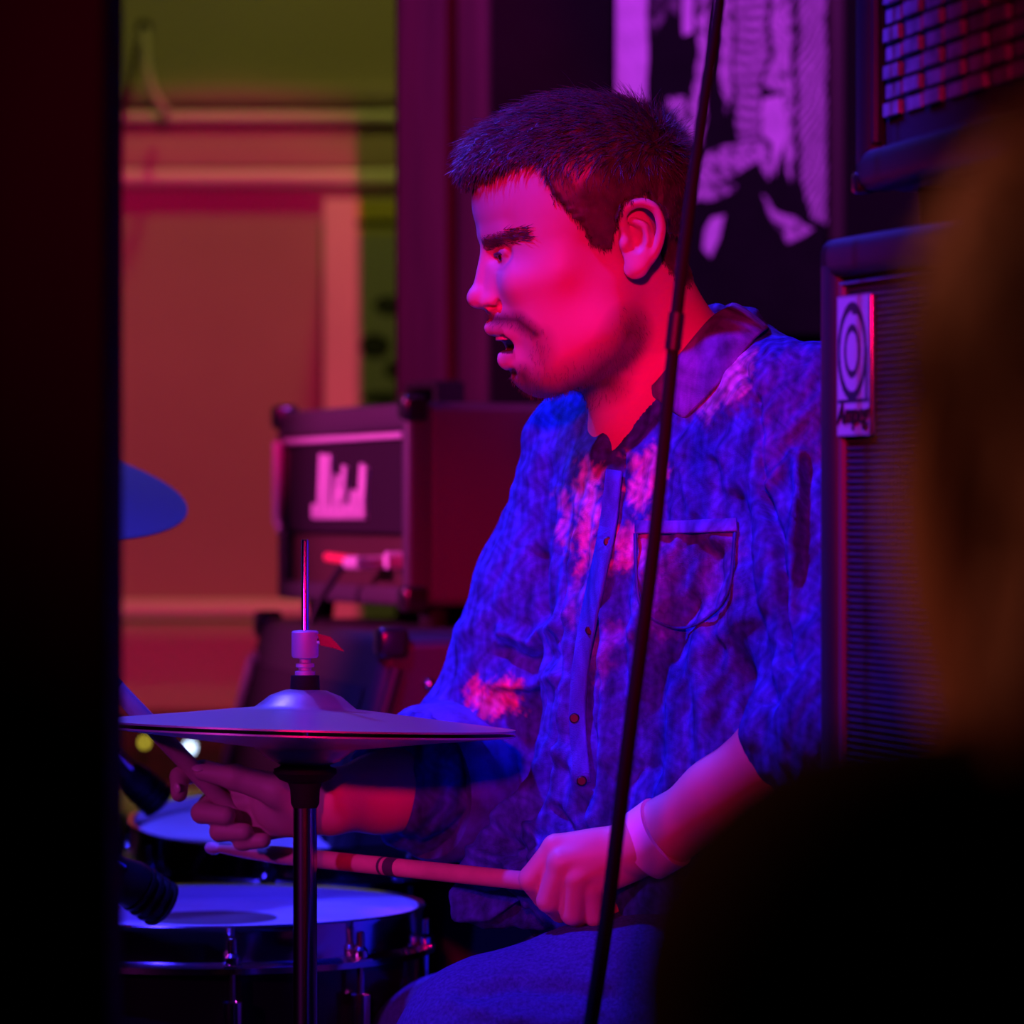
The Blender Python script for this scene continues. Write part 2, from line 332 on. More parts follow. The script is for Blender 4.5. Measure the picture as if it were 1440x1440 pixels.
# ------------------------------------------------------------------ amplifier head on slanted cabinet
def corner_pieces(par, Mx, pts, r=.016):
    for p in pts:
        p = np.array(p); MB().box(p-r, p+r, Mx, r*.45).build('corner_protector', M['cornerplastic'], par)
def amp_head():
    th = 72; wd, dp, h = .50, .25, .205
    Mx = yawframe((0, 0, 0), -th); near = W(572, 852, 1.0); near[2] = 1.405
    o = near-Mx[:3, 0]*wd; Mx[:3, 3] = o
    t = thing('amplifier_head', 'small black amplifier head with white logo and red indicator row on slanted cabinet', 'amplifier', o+Mx[:3, 0]*wd/2+Mx[:3, 1]*dp/2-np.array([0, 0, .02]))
    b = MB()
    b.box((0, .02, 0), (wd, dp, h), Mx, .011)
    b.box((0, 0, 0), (wd, .03, .02), Mx, .006).box((0, 0, h-.028), (wd, .03, h), Mx, .008).box((0, 0, 0), (.022, .03, h), Mx, .007).box((wd-.022, 0, 0), (wd, .03, h), Mx, .007)
    b.build('cabinet', M['amp_tolex'], t)
    z0, z1 = .074, .172
    g = MB().box((.022, .008, z0), (wd-.022, .022, z1), Mx).build('grille', M['grille'], t)
    MB().tube([(.020, -.004, z1), (.020, -.004, z0+.012), (.034, -.003, z0)], .0055, 8, Mx).tube([(.024, .004, z1), (wd-.024, .004, z1)], .0035, 8, Mx).build('piping', M['piping'], t)
    MB().box((.03, .012, .02), (wd-.022, .021, .07), Mx).build('control_panel', M['panel'], t)
    for i in range(9):
        x = .175+.0205*i
        MB().ball((x, .010, .047-.0005*i), .0048, Mx, 6).build('indicator_light', M['led'], t)
    pl = MB().tube([(.385, .012, .044), (.385, -.02, .043)], .007, 10, Mx).tube([(.36, -.02, .043), (.41, -.02, .043)], .007, 10, Mx).build('jack_plug', M['logo'], t)
    MB().tube([(.44, .012, .046), (.44, -.004, .046)], .009, 12, Mx).build('knob', M['logo'], t)
    MB().tube(smoothpath([(.36, -.02, .043), (.33, -.025, .03), (.30, -.04, -.01), (.29, -.05, -.06)]), .004, 8, Mx).build('cable', M['wire'], pl)
    lg = MB()
    def st(x0, z0_, x1, z1_, r=.006): lg.box((-r, -.003, 0), (r, .001, math.hypot(x1-x0, z1_-z0_)), np.array(Mx)@frame((x0, .007, z0_), *[np.array(q) for q in ((lambda a: ((math.cos(a), 0, -math.sin(a)), (0, 1, 0), (math.sin(a), 0, math.cos(a))))(math.atan2(x1-x0, z1_-z0_)))]))
    st(.165, .100, .172, .156, .012); st(.192, .104, .196, .156, .008)
    st(.220, .100, .228, .133, .008); st(.248, .102, .256, .143, .008); st(.228, .118, .254, .104, .006)
    st(.285, .102, .290, .116, .009); st(.318, .100, .328, .143, .012); st(.285, .112, .318, .108, .006)
    for i in range(8): st(.140+.026*i, .088, .141+.026*i, .103, .0105)
    st(.14, .0905, .335, .0905, .0025)
    lg.build('logo', M['logo'], t)
    corner_pieces(t, Mx, [(wd-.006, .008, h-.006), (wd-.006, dp-.008, h-.006), (wd-.006, .008, .008), (.006, .008, h-.006)], .0135)
    for (x, y) in ((.04, .04), (wd-.04, .04), (.04, dp-.04), (wd-.04, dp-.04)):
        MB().lathe([(.014, -.021), (.016, .001)], 12, np.array(Mx)@frame((x, y, 0), (1, 0, 0), (0, 1, 0), (0, 0, 1))).build('foot', M['rubber'], t)
    MB().box((wd-.30, .09, h+.02), (wd-.2, .12, h+.028), Mx, .003).box((wd-.31, .09, h), (wd-.295, .12, h+.026), Mx).box((wd-.205, .09, h), (wd-.19, .12, h+.026), Mx).build('handle', M['rubber'], t)
amp_head()
def slant_cab():
    th = 78; wd, dp, h = .75, .36, .884
    Mx = yawframe((0, 0, 0), -th); near = W(543, 898, .70); ins = .135
    o = near-Mx[:3, 0]*wd-Mx[:3, 1]*ins; o[2] = STZ; Mx[:3, 3] = o
    t = thing('speaker_cabinet', 'black slanted speaker cabinet with pale piping under the amplifier head', 'speaker', o+Mx[:3, 0]*wd/2+Mx[:3, 1]*dp/2)
    prof = [(0, 0), (0, .36), (ins, h), (dp+.1, h), (dp+.1, 0)]
    n = 5; v = [(0, y, z) for y, z in prof]+[(wd, y, z) for y, z in prof]
    f = [[i, (i+1) % n, (i+1) % n+n, i+n] for i in range(n)]+[list(range(n))[::-1], list(range(n, 2*n))]
    b = MB().add(v, f, Mx).build('body', M['tolex'], t)
    bv = b.modifiers.new('bevel', 'BEVEL'); bv.width = .012; bv.segments = 3
    sl = np.array([ins, h-.36]); sl /= np.linalg.norm(sl); nrm = (-sl[1], sl[0])
    def sp(x, s, out=.004): return (x, sl[0]*s+nrm[0]*out, .36+sl[1]*s+nrm[1]*out)
    L = math.hypot(ins, h-.36)
    MB().add([sp(.04, .01, .002), sp(wd-.04, .01, .002), sp(wd-.04, L-.05, .002), sp(.04, L-.05, .002)], [[0, 1, 2, 3]], Mx).add([(.04, -.002, .04), (wd-.04, -.002, .04), (wd-.04, -.002, .35), (.04, -.002, .35)], [[0, 1, 2, 3]], Mx).build('grille', M['grille'], t)
    MB().tube([(.035, -.004, .03), (.035, -.004, .36), sp(.035, L-.05), sp(.045, L-.042)], .0065, 8, Mx).build('piping', M['piping'], t)
    corner_pieces(t, Mx, [(wd-.006, ins+.006, h-.006), (wd-.006, dp+.09, h-.006), (.006, ins+.006, h-.006)], .015)
    MB().tube([(wd+.001, ins+.01, h-.03), (wd+.001, .004, .36)], .007, 8, Mx).build('edge_trim', M['tolex'], t)
    MB().ball((wd+.004, ins+.04, h-.045), .006, Mx, 6).build('screw', M['metal'], t)
slant_cab()
# ------------------------------------------------------------------ bass stack beside the drummer
def bass_cab(name, label, th, near_px, py_top, yfar, wd, dp, zb, h, logo):
    Mx = yawframe((0, 0, 0), -th); o = W(near_px, 0, yfar); o[2] = zb; Mx[:3, 3] = o
    t = thing(name, label, 'speaker', o+Mx[:3, 0]*wd/2+Mx[:3, 1]*dp/2)
    b = MB(); bd = .028
    b.box((0, .02, 0), (wd, dp, h), Mx, .012)
    b.box((0, 0, 0), (wd, .03, bd), Mx, .009).box((0, 0, h-bd), (wd, .03, h), Mx, .009).box((0, 0, 0), (bd, .03, h), Mx, .009).box((wd-bd, 0, 0), (wd, .03, h), Mx, .009)
    b.build('cabinet', M['tolex'], t)
    MB().box((bd, .014, bd), (wd-bd, .022, h-bd), Mx).build('grille_backing', M['weaveback'], t)
    MB().tube([(bd+.004, .008, bd+.004), (bd+.004, .008, h-bd-.004), (wd-bd-.004, .008, h-bd-.004), (wd-bd-.004, .008, bd+.004), (bd+.004, .008, bd+.004)], .004, 8, Mx).build('piping', M['dimpiping'] if logo else M['tolex'], t)
    return t, Mx, bd
def weave(t, Mx, x0, x1, z0, z1, sx, sz, w_, m, thin=1.):
    b = MB(); k = 0; x = x0
    while x < x1: b.box((x, .0105, z0), (x+w_, .0135, z1), Mx); x += sx
    z = z0
    while z < z1: b.box((x0, .0085, z), (x1, .0115, z+w_*thin), Mx); z += sz
    o = b.build('grille_weave', m, t); o['kind'] = 'stuff'
LT, LMx, bd = bass_cab('bass_cabinet', 'tall black bass speaker cabinet with oval logo plate beside the drummer', 74, 1149, 0, -.42, .64, .40, STZ, 1.70-STZ-.012, True)
lh = 1.70-STZ-.012
weave(LT, LMx, bd+.008, .5, lh-.60, lh-bd-.008, .006, .0045, .0022, mat('dark_weave', (.06, .055, .07), .8), 1)
UT, UMx, bd = bass_cab('speaker_cabinet', 'black speaker cabinet with silver basket-weave grille stacked on the tall bass cabinet', 79, 1199, 0, -.43, .62, .36, 1.72, .62, False)
pads = MB()
for i in range(11):
    for j in range(42): pads.box((bd+.015+.049*i, .0095+.002*((i+j) % 2), bd+.02+.0127*j), (bd+.015+.049*i+.037, .0135, bd+.02+.0127*j+.0088), UMx)
pads.build('grille_weave', M['weave'], UT)['kind'] = 'stuff'
for (x, y) in ((.05, .05), (.57, .05), (.05, .31), (.57, .31)):
    MB().lathe([(.016, -.032), (.018, .002)], 12, np.array(UMx)@frame((x, y, 0), (1, 0, 0), (0, 1, 0), (0, 0, 1))).build('foot', M['rubber'], UT)
corner_pieces(UT, UMx, [(.006, .006, .006), (.006, .006, .614)], .0075)
def logo_plate():
    # plate on the grille of the tall cabinet, swirl emblem over script lettering
    d0 = 3.18; z1 = CAMZ+(720-420)*d0/FPX; z0 = CAMZ+(720-615)*d0/FPX
    z0 -= STZ; z1 -= STZ; x0, x1 = .030, .094; n, m_ = 70, 110
    gx, gz = np.meshgrid(np.linspace(x0, x1, n), np.linspace(z0, z1, m_)); V = np.stack([gx, np.full_like(gx, .0035), gz], -1).reshape(-1, 3)
    u = (V[:, 0]-x0)/(x1-x0); v = (V[:, 2]-z0)/(z1-z0)
    c = np.tile(np.array([.62, .62, .66]), (len(V), 1)); dk = np.array([.035, .035, .05])
    r = np.hypot((u-.47)/.42, (v-.60)/.33)
    c[(r > .86) & (r < 1.06)] = dk; c[(r > .42) & (r < .58)] = dk
    c[(u > .86) & (u < .93) & (v > .25) & (v < .62)] = dk; c[(r > .58) & (r < .86) & (u > .47) & (v > .86)] = dk
    c[(v > .235) & (v < .262)] = dk; c[(u < .035) | (u > .965) | (v < .018) | (v > .982)] = (.3, .3, .33)
    b = MB().box((x0, .004, z0), (x1, .009, z1), LMx, .0015).build('logo_plate', M['metal'], LT)
    Vw = V@LMx[:3, :3].T+LMx[:3, 3]
    mk('emblem', Vw, gridfaces(m_, n), M['print'], b, False, c)
    cu = bpy.data.curves.new('lettering', 'FONT'); cu.body = 'Ampeg'; cu.size = .021; cu.shear = .3; cu.align_x = 'CENTER'; cu.extrude = .0006
    o = bpy.data.objects.new('lettering_curve', cu); COL.objects.link(o); dg = bpy.context.evaluated_depsgraph_get(); dg.update()
    me = o.evaluated_get(dg).to_mesh(); vv = np.array([q.co[:] for q in me.vertices]); ff = [list(p.vertices) for p in me.polygons]
    bpy.data.objects.remove(o); bpy.data.curves.remove(cu)
    T = np.array(LMx)@frame(((x0+x1)/2, .0028, z0+.0085), (1, 0, 0), (0, 0, 1), (0, -1, 0))
    mk('lettering', vv@T[:3, :3].T+T[:3, 3], ff, M['blackplastic'], b, False)
logo_plate()
# ------------------------------------------------------------------ post near the audience edge of the stage
px1 = W(174, 0, -1.0)[0]
t = tag(MB().box((px1-.34, -1.12, STZ), (px1, -1.0, 3.8), b=.006).build('pillar', M['black_paint']), 'black painted square pillar rising in front of the drum kit', 'pillar')
# ------------------------------------------------------------------ drums
def vframe(c): return frame(c, (1, 0, 0), (0, 1, 0), (0, 0, 1))
def hoop_profile(R, hh=.03): # triple flanged hoop cross-section, z=0 at the head
    return [(R+.001, .011), (R+.006, .0125), (R+.007, .011), (R+.004, .006), (R+.004, -hh+.012), (R+.007, -hh+.010), (R+.014, -hh+.008), (R+.0145, -hh+.003), (R+.006, -hh+.0045), (R+.001, -hh+.008)]
def drum(name, label, c, R, depth, Mx, nl, phase, worn=None, legs=False):
    t = thing(name, label, 'drum', (c[0], c[1], STZ))
    MB().lathe([(R-.003, -.012), (R-.001, -.014), (R-.001, -depth), (R-.006, -depth)], 72, Mx).build('shell', M['shell'], t)
    hp = [(0, 0), (R-.006, 0), (R, -.002), (R+.001, -.008), (R+.001, -.02)]
    hd = MB().lathe(hp, 72, Mx).build('drumhead', M['head'], t)
    if worn: MB().lathe([(0, .0006), (worn, .0006), (worn+.001, .0001)], 48, Mx).build('worn_spot', M['headworn'], hd)
    MB().lathe(hoop_profile(R), 72, Mx, True).build('hoop', M['chrome'], t)
    Mb = np.array(Mx)@np.array(Matrix.Translation((0, 0, -depth-.004))@Matrix.Diagonal((1, 1, -1, 1)))
    MB().lathe(hoop_profile(R), 48, Mb, True).build('bottom_hoop', M['chrome'], t)
    for i in range(nl):
        a = 2*math.pi*i/nl+phase; ca, sa = math.cos(a), math.sin(a)
        L = np.array(Mx)@frame((ca*(R+.010), sa*(R+.010), 0), (ca, sa, 0), (-sa, ca, 0), (0, 0, 1))
        r = MB().tube([(0, 0, -.012), (0, 0, -.055)], .003, 8, L).lathe([(.0055, -.021), (.0065, -.019), (.0065, -.013), (.004, -.010), (.0035, .002), (.002, .003)], 12, L).build('tension_rod', M['chrome'], t)
        lug = MB().lathe([(.003, -.056), (.0075, -.054), (.0085, -.05), (.0085, -depth*.5-.03), (.0075, -depth*.5-.034), (.003, -depth*.5-.036)], 16, L).box((-.012, -.006, -.075), (-.002, .006, -.06), L).build('lug', M['chrome'], t)
        MB().box((-.009, -.008, -.022), (.007, .008, -.019), L, .001).build('claw', M['chrome'], t)
    return t
sc_ = W(297, 1291, .37)
snare = drum('snare_drum', 'chrome-hooped snare drum with worn dark spot on white head', sc_, .178, .14, tiltframe(sc_, 0.9, 0), 10, math.radians(-81), .056)
# snare stand legs
b = MB()
for k in range(3):
    a = math.radians(90+120*k); b.tube([(sc_[0], sc_[1], sc_[2]-.28), (sc_[0]+.19*math.cos(a), sc_[1]+.19*math.sin(a), sc_[2]-.163)], .006, 8)
    b.tube([(sc_[0], sc_[1], STZ+.22), (sc_[0]+.24*math.cos(a+.5), sc_[1]+.24*math.sin(a+.5), STZ+.008)], .008, 8)
b.tube([(sc_[0], sc_[1], sc_[2]-.28), (sc_[0], sc_[1], STZ+.15)], .011, 12)
tag(b.build('snare_stand', M['chrome']), 'chrome tripod stand carrying the snare drum', 'stand')
tc_ = W(432, 1166, .80)
tom = drum('floor_tom', 'floor tom with pale head seen behind the hand and snare', tc_, .165, .36, tiltframe(tc_, 6.2, 0), 8, math.radians(-100))
for k in range(3):
    a = math.radians(60+120*k); x, y = tc_[0]+.18*math.cos(a), tc_[1]+.18*math.sin(a)
    MB().tube([(x, y, tc_[2]-.2), (x, y, STZ+.02), (x+.01*math.cos(a), y+.01*math.sin(a), STZ+.002)], .006, 8).box((x-.012, y-.012, tc_[2]-.24), (x+.012, y+.012, tc_[2]-.19), b=.003).build('leg', M['chrome'], tom)
# ------------------------------------------------------------------ hi-hat
HY = 0.0; hx = W(429, 0, HY)[0]
def hz(row): return CAMZ-(row-720)*S
t = thing('hi_hat', 'pair of hi-hat cymbals on a chrome stand with clutch and pull rod', 'cymbal stand', (hx, HY, STZ))
Mc = tiltframe((hx, HY, hz(1020)), -1.2, 1.6)
R = .1645
def cym(sgn): return [(.006, sgn*.0285), (.016, sgn*.0275), (.028, sgn*.023), (.036, sgn*.0165), (.040, sgn*.0135), (.06, sgn*.0115), (.1, sgn*.007), (.14, sgn*.003), (R, sgn*.0006)]
top = cym(1); top2 = [(r, z-.0014) for r, z in top][::-1]
MB().lathe(top+top2, 96, Mc, True).build('top_cymbal', M['bronze'], t, 50)
bot = cym(-1.); bot = [(r, z-.003) for r, z in bot]; bot2 = [(r, z-.0014) for r, z in bot][::-1]
MB().lathe(bot+bot2, 96, Mc, True).build('bottom_cymbal', M['bronze'], t, 50)
V0 = frame((hx, HY, 0), (1, 0, 0), (0, 1, 0), (0, 0, 1))
def rp(lst): return [(r*S, hz(row)) for r, row in lst]
MB().lathe(rp([(0, 758), (4, 758.5), (5, 761), (5, 1100)]), 16, V0).build('pull_rod', M['chrome'], t)
cl = MB().lathe(rp([(6, 886), (17, 887), (19, 889), (19, 922), (17, 925), (8, 926), (8, 932), (13, 933), (13, 938), (9, 939), (9, 943), (14, 944), (14, 950), (6, 951)]), 28, V0).build('clutch', M['satin'], t)
w0 = np.array([hx, HY, hz(903)])
MB().tube([w0, w0+np.array([28*S, -8*S, 3*S])], 5*S, 8).add([w0+np.array(p)*S for p in ((18, -14, 12), (36, -14, 8), (56, -14, -13), (40, -14, -8), (22, -14, -4), (18, -6, 12), (36, -6, 8), (56, -6, -13), (40, -6, -8), (22, -6, -4))], [[0, 1, 2, 3, 4], [9, 8, 7, 6, 5], [0, 5, 6, 1], [1, 6, 7, 2], [2, 7, 8, 3], [3, 8, 9, 4], [4, 9, 5, 0]]).build('wing_screw', M['chrome'], cl)
MB().lathe(rp([(6, 948), (20, 950), (21, 970), (18, 975), (6, 976)]), 28, V0).build('felt', M['rubber'], t)
MB().lathe(rp([(6, 1046), (38, 1048), (41, 1052), (38, 1066), (34, 1074), (36, 1078), (44, 1081), (45, 1087), (36, 1096), (24, 1101), (21, 1110), (20, 1130), (17, 1136), (6, 1137)]), 32, V0).build('cymbal_seat', M['rubber'], t)
MB().lathe([(17*S, hz(1134)), (17*S, 1.02), (.013, 1.015), (.013, STZ+.12), (.006, STZ+.1)], 28, V0).build('tube', M['darkchrome'], t)
for k in range(3):
    a = math.radians(100+120*k)
    MB().tube([(hx+.014*math.cos(a), HY+.014*math.sin(a), STZ+.3), (hx+.26*math.cos(a), HY+.26*math.sin(a), STZ+.009)], .007, 8).build('leg', M['chrome'], t)
# ------------------------------------------------------------------ crash cymbal at the pillar
cc = W(-35, 672, .62)
t = thing('crash_cymbal', 'large crash cymbal tilted on its stand behind the black pillar', 'cymbal stand', (cc[0], cc[1], STZ))
Mk = tiltframe(cc, 13.5, 10)
R2 = W(262, 0, .62)[0]-W(-35, 0, .62)[0]; R2 *= 1.015
pr = [(.006, .04), (.025, .037), (.04, .028), (.05, .022), (.1, .016), (R2*.75, .008), (R2, 0)]
MB().lathe(pr+[(r, z-.0016) for r, z in pr][::-1], 96, Mk, True).build('cymbal', M['cymblue'], t, 50)
MB().tube([(cc[0], cc[1], STZ+.2), (cc[0], cc[1], cc[2]+.03)], .008, 12).tube([cc, cc+np.array(Mk)[:3, 2]*.075], .004, 8).build('pole', M['chrome'], t)
MB().lathe([(.004, .045), (.012, .047), (.012, .06), (.004, .062)], 16, Mk).build('felt', M['rubber'], t)
for k in range(3):
    a = math.radians(30+120*k)
    MB().tube([(cc[0], cc[1], STZ+.35), (cc[0]+.28*math.cos(a), cc[1]+.28*math.sin(a), STZ+.009)], .008, 8).build('leg', M['chrome'], t)
# ------------------------------------------------------------------ drum microphones
def drum_mic(label, tip, tail, r, rim, base):
    tip = np.array(tip); tail = np.array(tail); L = np.linalg.norm(tip-tail); Mx = axis_frame(tail, tip-tail)
    t = thing('drum_microphone', label, 'microphone', base)
    MB().lathe([(.003, 0), (r*.7, .002), (r*.75, L*.35), (r*.95, L*.5), (r, L*.55), (r, L*.62)], 28, Mx).build('body', M['blackplastic'], t)
    g = MB()
    g.lathe([(r*.86, L*.6), (r*.86, L*.97), (r*.6, L*.995), (0, L)], 28, Mx)
    for k in range(4): z = L*(.66+.09*k); g.lathe([(r*.85, z-.0016), (r*1.03, z-.0014), (r*1.03, z+.0014), (r*.85, z+.0016)], 28, Mx)
    g.build('grille', M['blackplastic'], t)
    MB().tube(smoothpath([tail+(tip-tail)*.25, tail+(tip-tail)*.1+np.array([-.03, 0, -.03]), np.array(base)+np.array([0, 0, .12]), base]), .004, 8).build('mount', M['darkchrome'], t)
    MB().tube([tail+(tip-tail)*.05+np.array([0, -r*.8, r*.5]), tail+(tip-tail)*.5+np.array([0, -r*.8, r*.6])], .0026, 8).build('clip', M['chrome'], t)
sb = W(40, 1330, .37); drum_mic('black drum microphone with ribbed grille aimed at the snare head', W(234, 1276, .22), W(120, 1200, .18), .020, 0, (W(60, 0, .18)[0], .18, STZ))
drum_mic('black drum microphone with chrome clip aimed at the floor tom', W(228, 1132, .62), W(148, 1058, .60), .017, 0, (W(40, 0, .6)[0], .60, STZ))
# ------------------------------------------------------------------ boom microphone stand in front of the drummer
by = -.50
pts = [W(p, r, by) for p, r in ((1040, -260), (1012, 0), (985, 180), (953, 430), (920, 760), (884, 1040), (853, 1290), (818, 1520))]
base = pts[-1].copy(); base[2] = STZ
t = thing('microphone_stand', 'black microphone stand with its boom arm raised steeply in front of the drummer', 'stand', base)
MB().tube(smoothpath(pts, 6), [.0034+.0016*min(1, i/30) for i in range(6*7+1)], 12).build('boom_arm', M['rubber'], t)
MB().tube([W(952, 440, by), W(946, 492, by)], .0056, 12).build('clutch', M['blackplastic'], t)
MB().tube([base+np.array([0, 0, .1]), pts[-1]], .010, 14).build('upright', M['blackplastic'], t)
MB().ball(pts[-1], .02, None, 8).build('swivel', M['blackplastic'], t)
for k in range(3):
    a = math.radians(-90+120*k)
    MB().tube([base+np.array([0, 0, .12]), base+np.array([.26*math.cos(a), .26*math.sin(a), .009])], .008, 8).build('leg', M['blackplastic'], t)
# ------------------------------------------------------------------ implicit surfaces for bodies and cloth
def smin(a, b, k):
    if k <= 0: return np.minimum(a, b)
    h = np.maximum(k-np.abs(a-b), 0)/k
    return np.minimum(a, b)-h*h*k*.25
class SDF:
    def __init__(s): s.ops = []
    def _a(s, fn, c, br, k, cut): s.ops.append((fn, np.array(c, np.float32), br, k, cut)); return s
    def cone(s, a, b, r1, r2, k=.01, cut=False):
        a = np.array(a, np.float32); b = np.array(b, np.float32); ab = b-a; L2 = max(float(ab@ab), 1e-12)
        def fn(P):
            q = P-a; t = np.clip((q@ab)/L2, 0, 1); d = q-t[:, None]*ab
            return np.sqrt((d*d).sum(1))-(r1+(r2-r1)*t)
        return s._a(fn, (a+b)/2, math.sqrt(L2)/2+max(r1, r2), k, cut)
    def chain(s, pts, rs, k=.01, k0=None):
        for i in range(len(pts)-1): s.cone(pts[i], pts[i+1], rs[i], rs[i+1], k if (i or k0 is None) else k0)
        return s
    def ell(s, c, r, R=None, k=.01, cut=False):
        c = np.array(c, np.float32); r = np.array(r, np.float32); R_ = None if R is None else np.array(R, np.float32)
        def fn(P):
            q = P-c
            if R_ is not None: q = q@R_
            k0 = np.sqrt(((q/r)**2).sum(1)); k1 = np.sqrt(((q/(r*r))**2).sum(1))+1e-9
            return k0*(k0-1)/k1
        return s._a(fn, c, float(r.max()), k, cut)
    def loft(s, zs, cx, cy, ra, rb, ang, k=.01, p=2.0):   # stack of ellipses, long axis turned by ang (deg)
        zs = np.array(zs, np.float32); o = np.argsort(zs); zs = zs[o]; arr = [np.array(q, np.float32)[o] for q in (cx, cy, ra, rb)]
        an = np.array(ang if np.ndim(ang) else [ang]*len(zs), np.float32)[o]
        def fn(P):
            z = np.clip(P[:, 2], zs[0], zs[-1]); X, Y, A_, B_ = [np.interp(z, zs, q) for q in arr]; a_ = np.radians(np.interp(z, zs, an))
            dx = P[:, 0]-X; dy = P[:, 1]-Y; c, s_ = np.cos(a_), np.sin(a_); u = (dx*c+dy*s_)/A_; v = (-dx*s_+dy*c)/B_
            q = (np.abs(u)**p+np.abs(v)**p)**(1/p); d = (q-1)*np.minimum(A_, B_)
            dz = np.abs(P[:, 2]-z); return np.where(dz > 0, np.sqrt(np.maximum(d, 0)**2+dz**2)+np.minimum(d, 0)*0, d)
        h = (zs[-1]-zs[0])/2; c = (arr[0].mean(), arr[1].mean(), (zs[0]+zs[-1])/2)
        return s._a(fn, c, float(math.hypot(h, max(arr[2].max(), arr[3].max())))+.08, k, False)
    def ev(s, P, c=None, br=None):
        d = np.full(len(P), 1., np.float32)
        for fn, oc, obr, k, cut in s.ops:
            if c is not None and np.linalg.norm(oc-c)-obr-br > k+.004: continue
            q = fn(P)
            d = smin(d, q, k) if not cut else -smin(-d, q, k)
        return d
    def mesh(s, lo, hi, h, B=16):
        lo = np.array(lo, np.float32); n = np.ceil((np.array(hi)-lo)/h/B).astype(int); N = n*B
        bi = np.stack(np.meshgrid(*[np.arange(q) for q in n], indexing='ij'), -1).reshape(-1, 3)
        cen = lo+(bi*B+(B-1)/2)*h; br = B*h*.87
        dc = s.ev(cen.astype(np.float32)); F = np.ones(N, np.float32)
        g = np.stack(np.meshgrid(*[np.arange(B)]*3, indexing='ij'), -1).reshape(-1, 3)*h
        for b, c, d in zip(bi, cen, dc):
            sl = tuple(slice(q*B, q*B+B) for q in b)
            if abs(d) > br*2.2: F[sl] = d; continue
            F[sl] = s.ev((lo+b*B*h+g).astype(np.float32), c, br).reshape(B, B, B)
        V, f = nets(F, lo, h); return clipm(V, f, (V < np.array(hi)).all(1))
def clipm(v, f, keep):
    f = f[keep[f].all(1)]; u = np.unique(f); m = np.full(len(v), -1); m[u] = np.arange(len(u)); return v[u], m[f]
def nets(F, lo, h):
    S_ = F < 0
    a = S_[:-1, :-1, :-1]; cnt = np.zeros(a.shape, np.int8); offs = [(i, j, k) for i in (0, 1) for j in (0, 1) for k in (0, 1)]
    nx, ny, nz = F.shape
    for i, j, k in offs: cnt += S_[i:nx-1+i, j:ny-1+j, k:nz-1+k]
    act = np.argwhere((cnt > 0) & (cnt < 8)); idx = np.full(a.shape, -1, np.int32); idx[tuple(act.T)] = np.arange(len(act))
    C = np.stack([F[act[:, 0]+i, act[:, 1]+j, act[:, 2]+k] for i, j, k in offs], 1)
    sm = np.zeros((len(act), 3)); ct = np.zeros(len(act))
    for p in range(8):
        for ax in range(3):
            if offs[p][ax]: continue
            q = p+(4, 2, 1)[ax]; f0, f1 = C[:, p], C[:, q]; m = (f0 < 0) != (f1 < 0)
            t = np.where(m, f0/np.where(m, f0-f1, 1), 0); pos = np.array(offs[p], float)+np.zeros((len(act), 3)); pos[:, ax] += t
            sm += pos*m[:, None]; ct += m
    V = lo+(act+sm/ct[:, None])*h; faces = []
    for ax in range(3):
        sl0 = [slice(1, -1)]*3; sl0[ax] = slice(0, -1); sl1 = [slice(1, -1)]*3; sl1[ax] = slice(1, None)
        A0 = S_[tuple(sl0)]; A1 = S_[tuple(sl1)]; e = np.argwhere(A0 != A1)
        inside = A0[tuple(e.T)]; off = [1, 1, 1]; off[ax] = 0; e = e+np.array(off)
        b, c = [(1, 2), (2, 0), (0, 1)][ax]; u = np.zeros(3, int); v = np.zeros(3, int); u[b] = 1; v[c] = 1
        ok = np.all(e < np.array(idx.shape), 1); e = e[ok]; inside = inside[ok]
        q = np.stack([idx[tuple(x.T)] for x in (e-u-v, e-v, e, e-u)], 1); q[~inside] = q[~inside][:, ::-1]
        faces.append(q)
    Fq = np.vstack(faces); return V, Fq[(Fq >= 0).all(1)]
def vnormals(V, F):
    n = np.cross(V[F[:, 2]]-V[F[:, 0]], V[F[:, 3]]-V[F[:, 1]]); out = np.zeros_like(V)
    for k in range(4): np.add.at(out, F[:, k], n)
    return out/(np.linalg.norm(out, axis=1)[:, None]+1e-12)
def relax(V, F, it=1, lam=.5):
    for _ in range(it):
        s_ = np.zeros_like(V); c = np.zeros(len(V))
        for k in range(4):
            for j in (1, 3): np.add.at(s_, F[:, k], V[F[:, (k+j) % 4]]); np.add.at(c, F[:, k], 1)
        V = V+lam*(s_/np.maximum(c, 1)[:, None]-V)
    return V
def proj(V):
    k = (V[:, 1]-CAMY)/FPX; return 720+V[:, 0]/k, 720-(V[:, 2]-CAMZ)/k
def polydist(x, y, P):
    d = np.full(x.shape, 1e9)
    for (x1, y1), (x2, y2) in zip(P[:-1], P[1:]):
        ex, ey = x2-x1, y2-y1; t = np.clip(((x-x1)*ex+(y-y1)*ey)/(ex*ex+ey*ey+1e-9), 0, 1)
        d = np.minimum(d, np.hypot(x-x1-t*ex, y-y1-t*ey))
    return d
